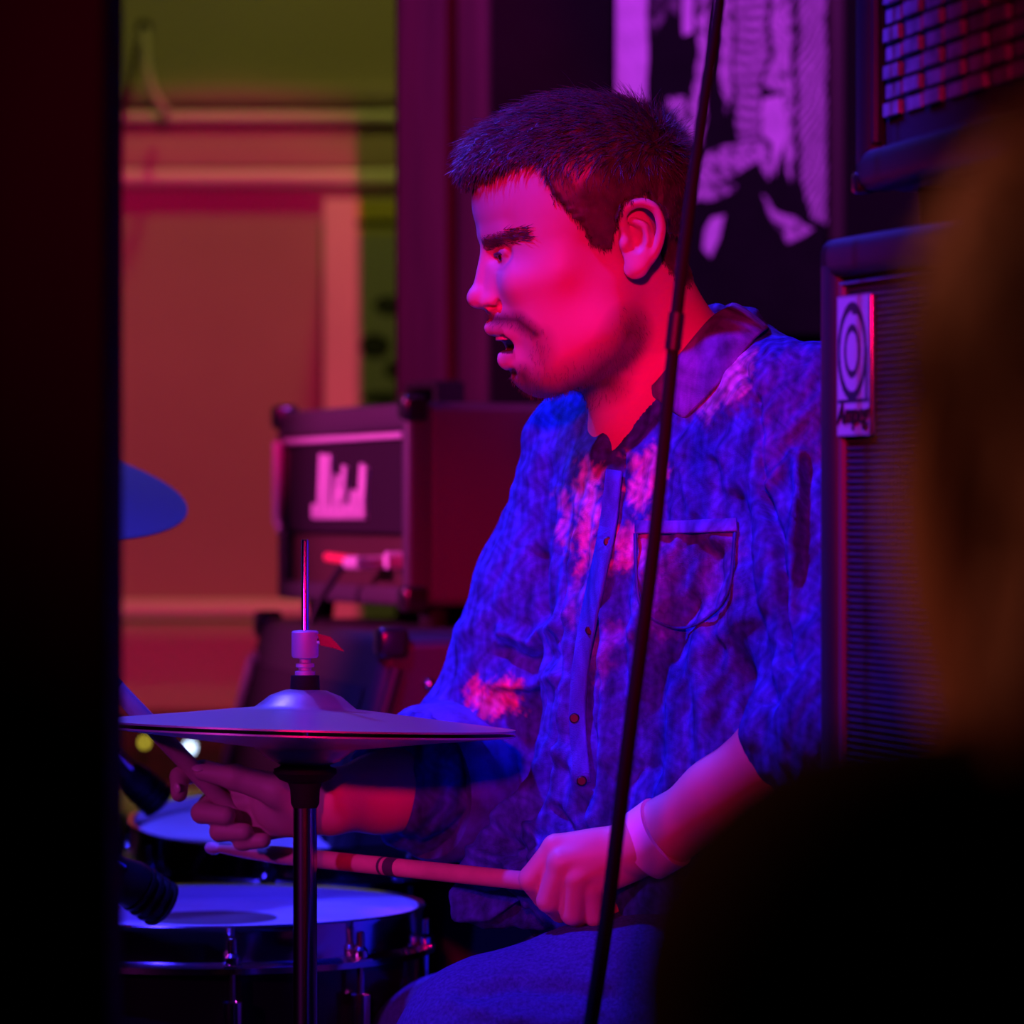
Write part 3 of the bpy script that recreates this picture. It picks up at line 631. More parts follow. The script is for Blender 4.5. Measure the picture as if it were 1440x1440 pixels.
# ------------------------------------------------------------------ the drummer
PSI = math.radians(9); HS = 3.56/FPX
HF = np.array([-math.cos(PSI), -math.sin(PSI), 0]); HL = np.array([math.sin(PSI), -math.cos(PSI), 0]); HUP = np.array([0, 0, 1.])
HC = W(815, 345, -.04); HR = np.stack([HF, HL, HUP], 1)
def H(px, py, w=0): return HC+HS*((815-px)*HF+w*HL+(345-py)*HUP)
def hloc(V):
    q = (V-HC)/HS; return 815-q@HF, 345-q@HUP, q@HL      # px, py, lateral
def rotl(pitch=0, yaw=0, roll=0):
    return HR@np.array(Matrix.Rotation(math.radians(yaw), 3, 'Z')@Matrix.Rotation(math.radians(pitch), 3, 'Y')@Matrix.Rotation(math.radians(roll), 3, 'X'))
B = SDF()
def he(px, py, w, ru, rw, rv, k=10, cut=False, R=None, both=True):
    for s_ in ((1, -1) if (w and both) else (1,)): B.ell(H(px, py, w*s_), np.array([ru, rw, rv])*HS, (HR if R is None else (R if s_ > 0 else R)), k*HS, cut)
def hc(p1, p2, r1, r2, k=8, cut=False):
    for s_ in ((1, -1) if (p1[2] or p2[2]) else (1,)): B.cone(H(p1[0], p1[1], p1[2]*s_), H(p2[0], p2[1], p2[2]*s_), r1*HS, r2*HS, k*HS, cut)
# skull and face
he(818, 272, 0, 138, 126, 120)
he(762, 285, 0, 98, 100, 92, 30)
he(778, 385, 0, 92, 100, 112, 30)
he(790, 450, 0, 82, 90, 80, 26)
hc((690, 333, 14), (706, 330, 58), 15, 12, 16)                    # brow ridge
hc((722, 400, 62), (770, 388, 96), 24, 20, 26)                    # cheekbone
he(798, 428, 54, 70, 46, 84, 34)
he(790, 330, 74, 64, 38, 62, 30)
hc((845, 400, 74), (842, 472, 66), 22, 22, 60)                    # ramus
hc((842, 474, 66), (770, 528, 38), 24, 24, 60)                    # jaw
he(757, 527, 0, 29, 36, 27, 22)                                   # chin
he(728, 458, 0, 40, 48, 38, 20)                                   # muzzle
he(742, 505, 0, 32, 42, 34, 20)
hc((684, 352, 0), (672, 412, 0), 9, 10, 10)                       # nose ridge
hc((700, 356, 9), (692, 420, 12), 12, 16, 14)
he(671, 420, 0, 16.5, 15.5, 15, 10)
he(690, 428, 17, 17, 10, 12, 8)                                   # wings
he(685, 434, 18, 9, 9, 4.5, 3, True)                               # nostrils
he(700, 432, 27, 6, 5, 10, 8, True)                               # fold behind the wing
he(692, 362, 42, 19, 27, 14, 14, True)                            # eye socket
he(716, 362, 36, 20, 20, 19, 6)                                   # lids over the eyeball
hc((697, 357, 18), (704, 357, 50), 7, 7, 5)                       # upper lid
hc((700, 369, 22), (706, 369, 46), 4, 4, 5)
# mouth
he(697, 484, 0, 40, 40, 14.5, 5, True, rotl(pitch=-8))
for q in (-1, 1):
    B.chain([H(690, 462, 0), H(698, 464, 14*q), H(714, 468, 28*q), H(736, 481, 39*q)], np.array([9, 8.5, 7, 5])*HS, 5*HS, 7*HS)
    B.chain([H(711, 506, 0), H(716, 505, 13*q), H(726, 500, 28*q), H(738, 484, 38*q)], np.array([11, 10, 8, 5])*HS, 5*HS, 9*HS)
he(722, 523, 0, 6, 22, 6, 9, True)
# ear (both sides)
for s_ in (1, -1):
    R_ = HR@np.array(Matrix.Rotation(math.radians(14*s_), 3, 'X'))@np.array(Matrix.Rotation(math.radians(-16*s_), 3, 'Z'))
    def e(px, py, w): return H(px, py, w*s_)
    B.ell(e(876, 344, 118), np.array([25, 9, 46])*HS, R_, 7*HS)
    hx_ = [(858, 334, 118), (853, 312, 122), (862, 298, 127), (880, 293, 131), (898, 302, 133), (906, 324, 133), (904, 346, 130), (896, 366, 126), (884, 380, 121)]
    hp_ = smoothpath(hx_, 3)
    B.chain([e(*q) for q in hp_], [6.5*HS]*len(hp_), 3*HS, 4*HS)
    ah = smoothpath([(868, 318, 124), (884, 326, 127), (888, 346, 127), (880, 364, 123)], 3)
    B.chain([e(*q) for q in ah], [6*HS]*len(ah), 3*HS)
    B.ell(e(873, 384, 120), np.array([17, 9, 15])*HS, R_, 8*HS)
    B.ell(e(871, 346, 130), np.array([12, 11, 17])*HS, R_, 4*HS, True)
    B.ell(e(893, 326, 133), np.array([4, 6, 20])*HS, R_, 3*HS, True)
    B.ell(e(857, 348, 120), np.array([8, 8, 11])*HS, R_, 6*HS)
# neck
NB = D(975, 585, 10)
B.cone(H(893, 395, 0), NB, 74*HS, 92*HS, 40*HS)
B.cone(H(850, 500, 0), D(905, 600, 0), 40*HS, 52*HS, 40*HS)
# torso (under the shirt), shoulders, arms
ALPHA = 32
def ang(a): return a
TZ = [hz(r) for r in (500, 560, 640, 760, 920, 1080, 1230, 1370)]
TX = [D(p, 0, 0)[0] for p in (985, 1010, 1022, 1020, 1012, 1015, 1030, 1040)]
TY = [.02, .015, .01, .0, .0, .0, .02, .02]
LONG = 90-ALPHA   # direction of the shoulder line in plan: (sin a, -cos a)
LA = -LONG
B.loft(TZ, TX, TY, [.05, .11, .15, .15, .14, .135, .15, .15], [.05, .075, .095, .10, .098, .098, .11, .11], LA, .05)
SHL = D(1140, 622, -185); SHR = D(868, 640, 205)
ELL = D(1190, 1005, -410); WRL = D(936, 1170, -270)
ELR = D(705, 1085, 345); WRR = D(462, 1128, 120)
B.chain([D(1000, 590, 20), SHL], [.05, .055], .04); B.chain([D(1000, 590, 20), SHR], [.05, .055], .04)
B.chain([SHL, (SHL+ELL)/2, ELL], [.056, .05, .042], .03)
B.chain([SHR, (SHR+ELR)/2, ELR], [.056, .05, .042], .03)
def lerp(a, b, t): return a+(b-a)*t
B.chain([ELL, lerp(ELL, WRL, .3), lerp(ELL, WRL, .7), WRL], [.040, .037, .028, .0235], .012)
B.chain([ELR, lerp(ELR, WRR, .3), lerp(ELR, WRR, .7), WRR], [.043, .040, .030, .025], .015)
# legs
HPL = D(1050, 1480, -150); KNL = D(698, 1492, -250); ANL = np.array([KNL[0]+.10, KNL[1]-.0, STZ+.09])
HPR = D(1020, 1480, 190); KNR = D(640, 1500, 480); ANR = np.array([KNR[0]-.02, KNR[1]+.02, STZ+.09])
for hp_, kn, an in ((HPL, KNL, ANL), (HPR, KNR, ANR)):
    B.chain([hp_, lerp(hp_, kn, .5), kn], [.09, .08, .056], .06); B.chain([kn, lerp(kn, an, .35), an], [.055, .056, .037], .03)
    B.cone(an+np.array([.02, 0, -.045]), an+np.array([-.15, -.04, -.055]), .036, .024, .03)
U = HS
# left hand: back of the hand toward the camera, closed on the stick
LH = -245
def l_(px, py, w): return D(px, py, LH+w)
B.chain([WRL, l_(900, 1188, -22)], [.0235, .024], .012)
for k_, (mcp, r0) in enumerate((((782, 1192, 2), 19), ((790, 1212, -16), 20), ((808, 1232, -18), 19), ((830, 1248, -10), 17))):
    B.cone(l_(905-6*k_, 1180+12*k_, -18+4*k_), l_(*mcp), 24*U, r0*U, 9*U)
B.ell(l_(850, 1206, -8), np.array([56, 24, 34])*U, None, 14*U)
LF = [[(782, 1194, 2), (748, 1236, 12), (765, 1262, 44), (795, 1252, 56)],
      [(792, 1214, -18), (772, 1266, 0), (788, 1282, 40), (815, 1266, 52)],
      [(811, 1236, -20), (805, 1284, -4), (818, 1294, 34), (840, 1276, 46)],
      [(832, 1250, -12), (836, 1288, 2), (846, 1296, 30), (862, 1280, 40)]]
for k_, f_ in enumerate(LF):
    rr = np.array([[19.5, 18.5, 15.5, 13.5], [19, 17.5, 15, 13.5], [18.5, 17, 14.5, 13], [16.5, 15, 13, 12]][k_])*U
    B.chain([l_(*q) for q in f_], rr, 2.5*U, 5*U)
B.chain([l_(880, 1190, 26), l_(820, 1205, 50), l_(775, 1222, 50), l_(748, 1232, 44)], np.array([24, 19, 16, 13])*U, 6*U, 14*U)
# right hand: thumb side toward the camera, stick pinched between thumb and first finger
RH = 120
def r_(px, py, w): return D(px, py, RH+w)
B.cone(WRR, r_(425, 1130, 0), .025, 34*U, 16*U)
B.ell(r_(405, 1134, 4), np.array([52, 30, 44])*U, np.array(Matrix.Rotation(math.radians(8), 3, 'Y')), 20*U)
B.chain([r_(440, 1138, -20), r_(392, 1112, -32), r_(330, 1093, -24), r_(284, 1086, -12)], np.array([31, 24, 18, 12.5])*U, 8*U, 16*U)
RF = [[(368, 1106, 22), (285, 1084, 34), (252, 1092, 18), (252, 1116, 2)],
      [(372, 1128, 24), (296, 1132, 36), (284, 1143, 8), (318, 1147, -12)],
      [(380, 1146, 22), (318, 1160, 32), (309, 1169, 6), (344, 1170, -12)],
      [(392, 1160, 18), (344, 1180, 24), (340, 1184, 2), (370, 1182, -12)]]
for k_, f_ in enumerate(RF):
    rr = np.array([[18.5, 16.5, 14, 12.5], [19, 17.5, 16, 14], [18, 16.5, 15, 13], [16, 14, 13, 11.5]][k_])*U
    B.chain([r_(*q) for q in f_], rr, 3*U, 6*U)
    B.cone(r_(425, 1122+8*k_, 14), r_(*f_[0]), 26*U, rr[0], 14*U)
def joinm(parts):
    V = []; F = []; n = 0
    for v, f in parts: V.append(v); F.append(f+n); n += len(v)
    return np.vstack(V), np.vstack(F)
def box_of(pts, pad): P = np.array(pts); return P.min(0)-pad, P.max(0)+pad
hv, hf = B.mesh(HC+np.array([-.12, -.12, -.155]), HC+np.array([.13, .12, .13]), .0015)
lb = box_of([l_(*q) for f_ in LF for q in f_]+[WRL, lerp(WRL, ELL, .75)], .035)
rb = box_of([r_(*q) for f_ in RF for q in f_]+[WRR, lerp(WRR, ELR, .8)], .04)
lv, lf = B.mesh(lb[0], lb[1], .0016); rv, rf = B.mesh(rb[0], rb[1], .0016)
tv, tf = B.mesh((-.35, -.40, STZ), (.45, .5, HC[2]-.148), .006)
def inbox(v, b, pad): return ((v > b[0]+pad) & (v < b[1]-pad)).all(1)
tv, tf = clipm(tv, tf, ~(inbox(tv, lb, .012) | inbox(tv, rb, .012)))
hv = relax(hv, hf, 2, .4)
_px, _py, _w = hloc(hv)
_m = np.clip((_px-728)/25, 0, 1)*np.clip((852-_px)/20, 0, 1)*np.clip((_py-350)/25, 0, 1)*np.clip((np.abs(_w)-40)/15, 0, 1)*np.clip((545-_py)/30, 0, 1)
for _ in range(130): hv = hv+(relax(hv, hf, 1, .6)-hv)*_m[:, None]
lv = relax(lv, lf, 2, .4); rv = relax(rv, rf, 2, .4)
BV, BF = joinm([(hv, hf), (lv, lf), (rv, rf), (tv, tf)])
# skin paint: beard shadow, lips, brows, scalp
hn = vnormals(hv, hf)
hpx, hpy, hlat = hloc(hv)
SK = np.array([.62, .42, .34]); bc = np.tile(SK, (len(BV), 1))
HB = np.array([(600, 270), (660, 268), (700, 250), (742, 236), (757, 290), (800, 332), (812, 356), (838, 362), (848, 325), (856, 296), (888, 282), (914, 318), (920, 372), (945, 398), (990, 412), (1200, 412)], float)
def hair_in(px, py): return np.where(px > 968, -50, np.interp(px, HB[:, 0], HB[:, 1])-py)     # >0 inside the hair
notear = ~((np.hypot((hpx-880)/32, (hpy-342)/54) < 1) & (np.abs(hlat) > 112))
hm = np.clip(hair_in(hpx, hpy)/10+.2, 0, 1)*notear
def soft(d, w_): return np.clip(1-d/w_, 0, 1)
BEARD = [(868, 470), (850, 505), (815, 538), (775, 552), (745, 548)]
bd_ = soft(polydist(hpx, hpy, BEARD), 46)**.8*.85
bd_ = np.maximum(bd_, soft(polydist(hpx, hpy, [(850, 540), (800, 560), (760, 560)]), 40)*.9)
bd_ = np.maximum(bd_, soft(polydist(hpx, hpy, [(692, 450), (716, 453), (740, 474)]), 15)*.95)
bd_ = np.maximum(bd_, soft(polydist(hpx, hpy, [(744, 482), (752, 515), (765, 540)]), 26)*.5)
bd_ = np.maximum(bd_, soft(polydist(hpx, hpy, [(728, 528), (740, 552), (790, 556)]), 22)*.9)
bm_ = np.clip(bd_, 0, 1)
lip = np.clip(np.maximum(soft(polydist(hpx, hpy, [(688, 464), (716, 471)]), 9), soft(polydist(hpx, hpy, [(710, 503), (730, 491)]), 11))*1.6, 0, 1)*(np.abs(hlat) < 36)
inm = (np.hypot((hpx-716)/30, (hpy-484)/15) < 1) & (np.abs(hlat) < 34) & (hpx > 699)
cc_ = SK*(1-bm_[:, None])+np.array([.07, .035, .03])*bm_[:, None]
br0 = np.clip(soft(polydist(hpx, hpy, [(670, 347), (700, 338), (736, 334)]), 9)*(np.abs(hlat) > 10)*(np.abs(hlat) < 97)*(hpx < 745)*1.4, 0, .85)
cc_ = cc_*(1-br0[:, None])+np.array([.05, .03, .03])*br0[:, None]
cc_ = cc_*(1-lip[:, None])+np.array([.5, .24, .22])*lip[:, None]
cc_[inm] = (.10, .02, .02)
cc_ = cc_*(1-hm[:, None])+np.array([.04, .025, .025])*hm[:, None]
bc[:len(hv)] = cc_
drm = thing('person', 'seated drummer in patterned blue shirt and dark jeans facing left, mouth open, holding two sticks', 'person', (D(1040, 0, 0)[0], .02, STZ))
body = mk('body', BV, BF, M['skin'], drm, True, bc)
# eyes and teeth
for s_ in (1, -1):
    e = MB().ball((0, 0, 0), 18.6*HS, frame(H(714, 362, 36*s_), HF, HL, HUP)).build('eye', M['eye'], drm)
    MB().ball(H(698.5, 364, 35*s_), (5*HS, 8*HS, 7*HS), None, 8).build('iris', M['iris'], e)
    MB().tube([H(694, 364, 18*s_), H(690, 361, 28*s_), H(693, 360, 40*s_), H(702, 362, 50*s_)], [1.2*HS, 2.2*HS, 2.4*HS, 1.4*HS], 6).build('eyelashes', M['hair'], drm)
tb = MB()
for k_ in range(-3, 4):
    a = k_*.28; c0 = H(700+26*(1-math.cos(a)), 474, 25*math.sin(a)); tb.box((-4*HS, -3.8*HS, -5*HS), (4*HS, 3.8*HS, 5*HS), frame(c0, HF*math.cos(a)+HL*math.sin(a), HL*math.cos(a)-HF*math.sin(a), HUP), .5*HS)
tb.build('teeth', M['teeth'], drm)
# finger nails
for nm, (c0, d0, n0, s0) in enumerate(((r_(279, 1080, -19), r_(284, 1086, -12)-r_(330, 1093, -24), (-.15, -.55, .8), 9), (r_(249, 1108, -9), r_(252, 1116, 2)-r_(252, 1092, 18), (-.5, -.8, .0), 7), (r_(293, 1141, -6), r_(318, 1147, -12)-r_(284, 1143, 8), (-.7, -.6, .2), 8), (r_(318, 1168, -8), (-1, -.2, 0), (-.7, -.6, .1), 7))):
    n_ = np.array(n0, float); n_ /= np.linalg.norm(n_); d_ = np.array(d0, float); d_ -= n_*(d_@n_); d_ /= np.linalg.norm(d_)
    MB().ball((0, 0, 0), (s0*1.15*U, s0*.85*U, 2.5*U), frame(c0, d_, np.cross(n_, d_), n_), 8).build('fingernail', M['nail'], drm)
# ---- hair: solid cap plus strands
def strand_mesh(roots, dirs, lens, rad, grav, nseg=4, curl=.0):
    n = len(roots); P = [roots]; d = dirs.copy(); step = (lens/nseg)[:, None]
    for i in range(nseg):
        P.append(P[-1]+d*step); d = d+grav*(.9/nseg)+RNG.normal(0, curl, d.shape); d /= np.linalg.norm(d, axis=1)[:, None]+1e-9
    P = np.stack(P, 1); t = P[:, -1]-P[:, 0]; t /= np.linalg.norm(t, axis=1)[:, None]+1e-9
    a = np.cross(t, RNG.normal(size=t.shape)); a /= np.linalg.norm(a, axis=1)[:, None]+1e-9; b = np.cross(t, a)
    V = np.zeros((n, nseg+1, 3, 3))
    for i in range(nseg+1):
        r = rad*(1-.85*i/nseg)
        for k in range(3): V[:, i, k] = P[:, i]+r*(math.cos(k*2.094)*a+math.sin(k*2.094)*b)
    base = np.arange(n)[:, None]*((nseg+1)*3); q = []
    for i in range(nseg):
        for k in range(3): q.append(np.concatenate([base+i*3+k, base+i*3+(k+1) % 3, base+(i+1)*3+(k+1) % 3, base+(i+1)*3+k], 1))
    return V.reshape(-1, 3), np.vstack(q)
inside = hair_in(hpx, hpy)+5*np.sin(hpx/4.3+hpy/7)*np.sin(hpy/3.1-hpx/9)
thick = 13*np.clip((300-hpy)/110, 0, 1)+5
thick = np.where((hpx > 905) & (hpy < 330), np.maximum(thick, 13), thick)
thick = np.where((hpx < 720) & (hpy < 275), thick+15*np.clip((720-hpx)/50, 0, 1), thick)
taper = np.clip((inside+3)/20, 0, 1)**.6
lump = 2*np.sin(hpx/7+hlat/9)*np.sin(hpy/13+hlat/11)
keep = (inside > 5) & notear
cv = hv+hn*((thick+lump*np.clip((300-hpy)/90, 0, 1))*taper*HS)[:, None]+(hn*0+HF*0)
capv, capf = clipm(cv, hf, keep)
sel = np.where((inside > 0) & notear & (hpx > 640))[0]
pick = RNG.choice(sel, min(len(sel), 15000), replace=False)
tp = np.clip((275-hpy[pick])/70, 0, 1)[:, None]
side = np.sign(hlat[pick])[:, None]*np.clip(np.abs(hlat[pick])/110, 0, 1)[:, None]
back = np.clip((hpx[pick]-860)/80, 0, 1)[:, None]
fl = tp*(HF*.9*(1-1.2*back)+HUP*.12+HL*side*.25)+(1-tp)*(-HUP*.95-HF*.22+HL*side*.05)
fl = fl-hn[pick]*((fl*hn[pick]).sum(1)[:, None])*.8
nz_ = RNG.normal(0, .16, fl.shape)
dr = fl+hn[pick]*(.12*tp+.05)+nz_; dr /= np.linalg.norm(dr, axis=1)[:, None]
ln = (10+34*tp[:, 0])*HS*RNG.uniform(.6, 1.15, len(pick)); ln *= np.clip(inside[pick]/16+.45, .45, 1)
roots = cv[pick]-hn[pick]*(1.5*HS)
grav = (-HUP*.35)*tp+(-HUP*.15)*(1-tp)-hn[pick]*.35
s1 = strand_mesh(roots, dr, ln, .00042, grav, 4, .05)
HVt, HFt = joinm([(capv, capf), s1])
mk('hair', HVt, HFt, M['hair'], drm)
# ---- beard and brows
pb = np.where((bm_ > .25) & (RNG.uniform(size=len(bm_)) < bm_*.3) & (hm < .1))[0]
db = -HUP*.8-HF*.1+hn[pb]*.55+RNG.normal(0, .2, (len(pb), 3)); db /= np.linalg.norm(db, axis=1)[:, None]
s2 = strand_mesh(hv[pb], db, RNG.uniform(4, 9, len(pb))*HS, .00014, -HUP*.2-hn[pb]*.2, 3)
mk('beard', *s2, M['hair'], drm)
br_ = soft(polydist(hpx, hpy, [(670, 347), (700, 338), (736, 334)]), 12)*(np.abs(hlat) > 10)*(np.abs(hlat) < 97)*(hpx < 745)
pb = np.where((br_ > .1) & (RNG.uniform(size=len(br_)) < .9))[0]
db = -HF*.75+HL*np.sign(hlat[pb])[:, None]*.4+hn[pb]*.3+HUP*.1+RNG.normal(0, .15, (len(pb), 3)); db /= np.linalg.norm(db, axis=1)[:, None]
mk('eyebrow', *strand_mesh(hv[pb], db, RNG.uniform(10, 16, len(pb))*HS, .0003, -hn[pb]*.5, 3), M['hair'], drm)
# ---- shirt
SH = SDF()
SH.loft([hz(r) for r in (455, 500, 560, 640, 760, 920, 1060, 1150, 1230, 1300)],
        [D(p, 0, 0)[0] for p in (1000, 1000, 1008, 1020, 1022, 1020, 1022, 1028, 1030, 1035)],
        [.03, .02, .015, .01, .0, -.005, -.005, .0, .01, .015],
        [.03, .06, .115, .155, .166, .166, .172, .178, .185, .19], [.03, .045, .08, .112, .122, .124, .128, .128, .130, .13], LA, .04)
SH.chain([D(1010, 560, 20), SHL], [.062, .070], .04); SH.chain([D(990, 570, 30), SHR], [.060, .066], .04)
SH.chain([SHL, lerp(SHL, ELL, .5), ELL, lerp(ELL, WRL, .14)], [.070, .068, .060, .054], .03)
SH.cone(lerp(ELL, WRL, .08), lerp(ELL, WRL, .17), .057, .055, .006)
SH.chain([SHR, lerp(SHR, ELR, .5), ELR], [.068, .069, .066], .035)
SH.chain([ELR, lerp(ELR, WRR, .34)], [.066, .056], .02)
SH.cone(lerp(ELR, WRR, .2), lerp(ELR, WRR, .42), .063, .058, .006)
# front tails resting on the lap
SH.cone(D(880, 1150, -40), D(760, 1215, -20), .055, .035, .06); SH.cone(D(760, 1215, -30), D(690, 1255, -20), .036, .022, .03)
SH.ell(D(960, 1262, -150), (.075, .05, .03), None, .04)
# neck opening
SH.cone(H(905, 385, 0), D(945, 560, -5), .053, .058, .006, True)
SH.cone(D(905, 560, -40), D(880, 630, -70), .030, .012, .01, True)
sv, sf = SH.mesh((-.2, -.40, 1.12), (.45, .42, 1.72), .0026)
sv = relax(sv, sf, 2, .5); sn = vnormals(sv, sf)
spx, spy = proj(sv)
# folds: broad hanging folds, diagonal pulls, traced creases
FACE = np.clip(-sn[:, 1]*1.6+.3, 0, 1)
th_ = np.arctan2(sv[:, 1]-0, sv[:, 0]-D(1020, 0, 0)[0])
fz = np.clip((spy-620)/300, 0, 1)
disp = 1.5*fz*(.0042*np.sin(th_*15+.9*np.sin(spy/95)+spx/70)+.0028*np.sin(th_*29+1.3*np.sin(spy/60)+1.0))
disp += .0024*np.sin(spx/13+spy/21+2*np.sin(spy/47))*np.sin(spy/33+spx/41)
disp += .0012*np.sin(spx/6.1+3*np.sin(spy/31))*np.sin(spy/11+spx/17)
def crease(P, w_, amp, lo=None):
    global disp
    d = polydist(spx, spy, P); disp = disp+1.3*amp*np.exp(-(d/w_)**2)*FACE
for P, w_, am in (([(1062, 560), (1070, 640), (1074, 720)], 5, -.004), ([(1046, 520), (1062, 560)], 5, -.003),
    ([(1075, 700), (1098, 770), (1108, 930)], 9, -.012), ([(1085, 690), (1115, 640), (1128, 700), (1105, 800)], 8, .006), ([(1128, 640), (1120, 800), (1106, 930)], 7, .007),
    ([(872, 640), (862, 760), (834, 900), (823, 1000), (830, 1100)], 5, -.006), ([(850, 640), (845, 760), (818, 900), (806, 1010)], 14, .004),
    ([(1000, 780), (985, 840), (940, 900), (915, 980), (905, 1080)], 24, -.012), ([(1010, 760), (1030, 900), (1050, 1090)], 16, .008), ([(960, 880), (985, 1000), (975, 1120)], 18, .009), ([(915, 800), (900, 920), (880, 1060)], 18, .009),
    ([(1030, 700), (1040, 820), (1075, 980)], 14, -.008), ([(700, 920), (745, 935), (790, 920)], 12, -.009), ([(705, 890), (750, 900), (780, 880)], 10, .007), ([(690, 960), (740, 965), (790, 950)], 9, .006),
    ([(760, 780), (770, 860), (785, 900)], 8, -.006), ([(935, 640), (925, 700), (935, 760)], 12, -.004), ([(960, 660), (975, 720)], 8, .004), ([(1000, 650), (1010, 730)], 9, -.005),
    ([(800, 1060), (820, 1100), (835, 1150)], 10, .006), ([(740, 1160), (770, 1190), (700, 1240)], 9, .008), ([(665, 1200), (720, 1215), (760, 1255)], 7, .008), ([(690, 1160), (730, 1190), (745, 1225)], 7, -.009), ([(640, 1235), (680, 1262), (740, 1275)], 7, -.008), ([(645, 1275), (690, 1284), (740, 1270)], 6, .007), ([(780, 1140), (800, 1170), (760, 1230)], 8, -.008), ([(700, 1180), (740, 1230)], 8, -.006)):
    crease(P, w_, am)
sv = sv+sn*disp[:, None]; sn = vnormals(sv, sf); spx, spy = proj(sv)
# patchwork colours
BLU = np.array([.045, .12, .62]); PUR = np.array([.11, .05, .34]); PNK = np.array([.72, .38, .62]); DRK = np.array([.012, .012, .05]); TEA = np.array([.03, .13, .30]); LIL = np.array([.2, .19, .66])
col = np.tile(BLU, (len(sv), 1)); wx = spx+5*np.sin(spy/9)+3*np.sin(spy/4+spx/7); wy = spy+5*np.sin(spx/8)+3*np.sin(spx/5)
def patch(P, c, f=1.):
    x0, y0 = np.min(P, 0)-20; x1, y1 = np.max(P, 0)+20; q = np.where((spx > x0) & (spx < x1) & (spy > y0) & (spy < y1))[0]; m = np.zeros(len(q))
    for k in range(12): m += inpoly(wx[q]+(2+k*.9)*math.cos(k*2.4), wy[q]+(2+k*.9)*math.sin(k*2.4), P)
    m = (np.clip((m/12-.5)*1.1+.5+.45*np.sin(spx[q]/2.7+3*np.sin(spy[q]/8))*np.sin(spy[q]/5.3+spx[q]/11), 0, 1)*np.clip(m/2, 0, 1)*f)[:, None]
    col[q] = col[q]*(1-m)+np.array(c)*m
front = True
patch([(1060, 500), (1200, 480), (1200, 660), (1110, 640), (1075, 700), (1068, 600)], PUR, .7)
patch([(780, 560), (880, 590), (872, 690), (790, 700)], TEA)
patch([(985, 480), (1062, 470), (1068, 560), (1000, 600), (950, 590)], PUR)
patch([(990, 535), (1012, 505), (1050, 490), (1062, 525), (1030, 560), (1000, 585), (985, 570)], PNK)
patch([(812, 655), (846, 650), (838, 780), (818, 830), (812, 740)], PNK, .8)
patch([(884, 640), (938, 632), (930, 700), (890, 716)], PNK, .9)
patch([(866, 745), (925, 728), (915, 790), (860, 806)], PNK, .7)
patch([(786, 690), (804, 690), (800, 780), (790, 770)], PNK, .6)
patch([(800, 820), (825, 810), (815, 880), (800, 880)], LIL, .8)
patch([(890, 745), (1045, 740), (1030, 880), (900, 900)], LIL, .45)
patch([(840, 880), (880, 880), (850, 960), (830, 960)], LIL, .7)
patch([(660, 960), (735, 960), (728, 1000), (660, 1005)], [.75, .12, .3])
patch([(675, 985), (705, 975), (712, 1000), (672, 1003)], [.6, .6, .8])
nz2 = .5+.5*np.sin(spx/3.3+2*np.sin(spy/7.))*np.sin(spy/4.7+2*np.sin(spx/9.))
col = col*(.55+.6*nz2)[:, None]
shirt = mk('shirt', sv, sf, M['shirt'], drm, True, col)
# surface lookup for trims on the shirt front
frontv = np.where(sn[:, 1] < .25)[0]
def onshirt(px, py, out=0.):
    d = (spx[frontv]-px)**2+(spy[frontv]-py)**2; c = frontv[d < max(d.min()+1, 36)]; i = c[np.argmin(sv[c, 1])]
    y = sv[i, 1]; return W(px, py, y-out), sn[i]
def strip(P, w0, w1, out, name, mt, par, n=6, c=None):
    Pp = smoothpath([(x, y, 0) for x, y in P], n)[:, :2]; V = []; ys = []
    for i, p in enumerate(Pp):
        t = Pp[min(i+1, len(Pp)-1)]-Pp[max(i-1, 0)]; t /= np.linalg.norm(t); nn = np.array([t[1], -t[0]])
        for s_ in (-w0, 0, w1): q = p+nn*s_; V.append(onshirt(q[0], q[1], out)[0])
    V = np.array(V).reshape(-1, 3, 3)
    for _ in range(3): V[1:-1] = .25*V[:-2]+.5*V[1:-1]+.25*V[2:]
    o = mk(name, V.reshape(-1, 3), gridfaces(len(Pp), 3)[:, ::-1], mt, par, True, np.tile(np.array(c if c is not None else BLU), (len(Pp)*3, 1)))
    m = o.modifiers.new('thickness', 'SOLIDIFY'); m.thickness = .0016; m.offset = 0; return o
strip([(872, 662), (860, 760), (832, 890), (820, 1000), (828, 1100)], 20, 3, .0022, 'placket', M['shirt'], shirt, c=[.05, .12, .58])
strip([(893, 748), (960, 748), (1036, 745)], 2, 16, .002, 'pocket_hem', M['shirt'], shirt, c=[.12, .14, .6])
strip([(893, 750), (897, 840), (915, 870), (960, 885), (1000, 865), (1026, 830), (1034, 748)], 1, 2, .0014, 'pocket_seam', M['shirt'], shirt, c=[.05, .08, .4])
for (x, y) in ((856, 762), (830, 886), (808, 1010), (818, 1098)):
    p, n_ = onshirt(x, y, .003); MB().lathe([(0, .002), (.003, .002), (.004, .001), (.004, -.002)], 14, axis_frame(p, n_)).build('button', M['shirtdark'], shirt)
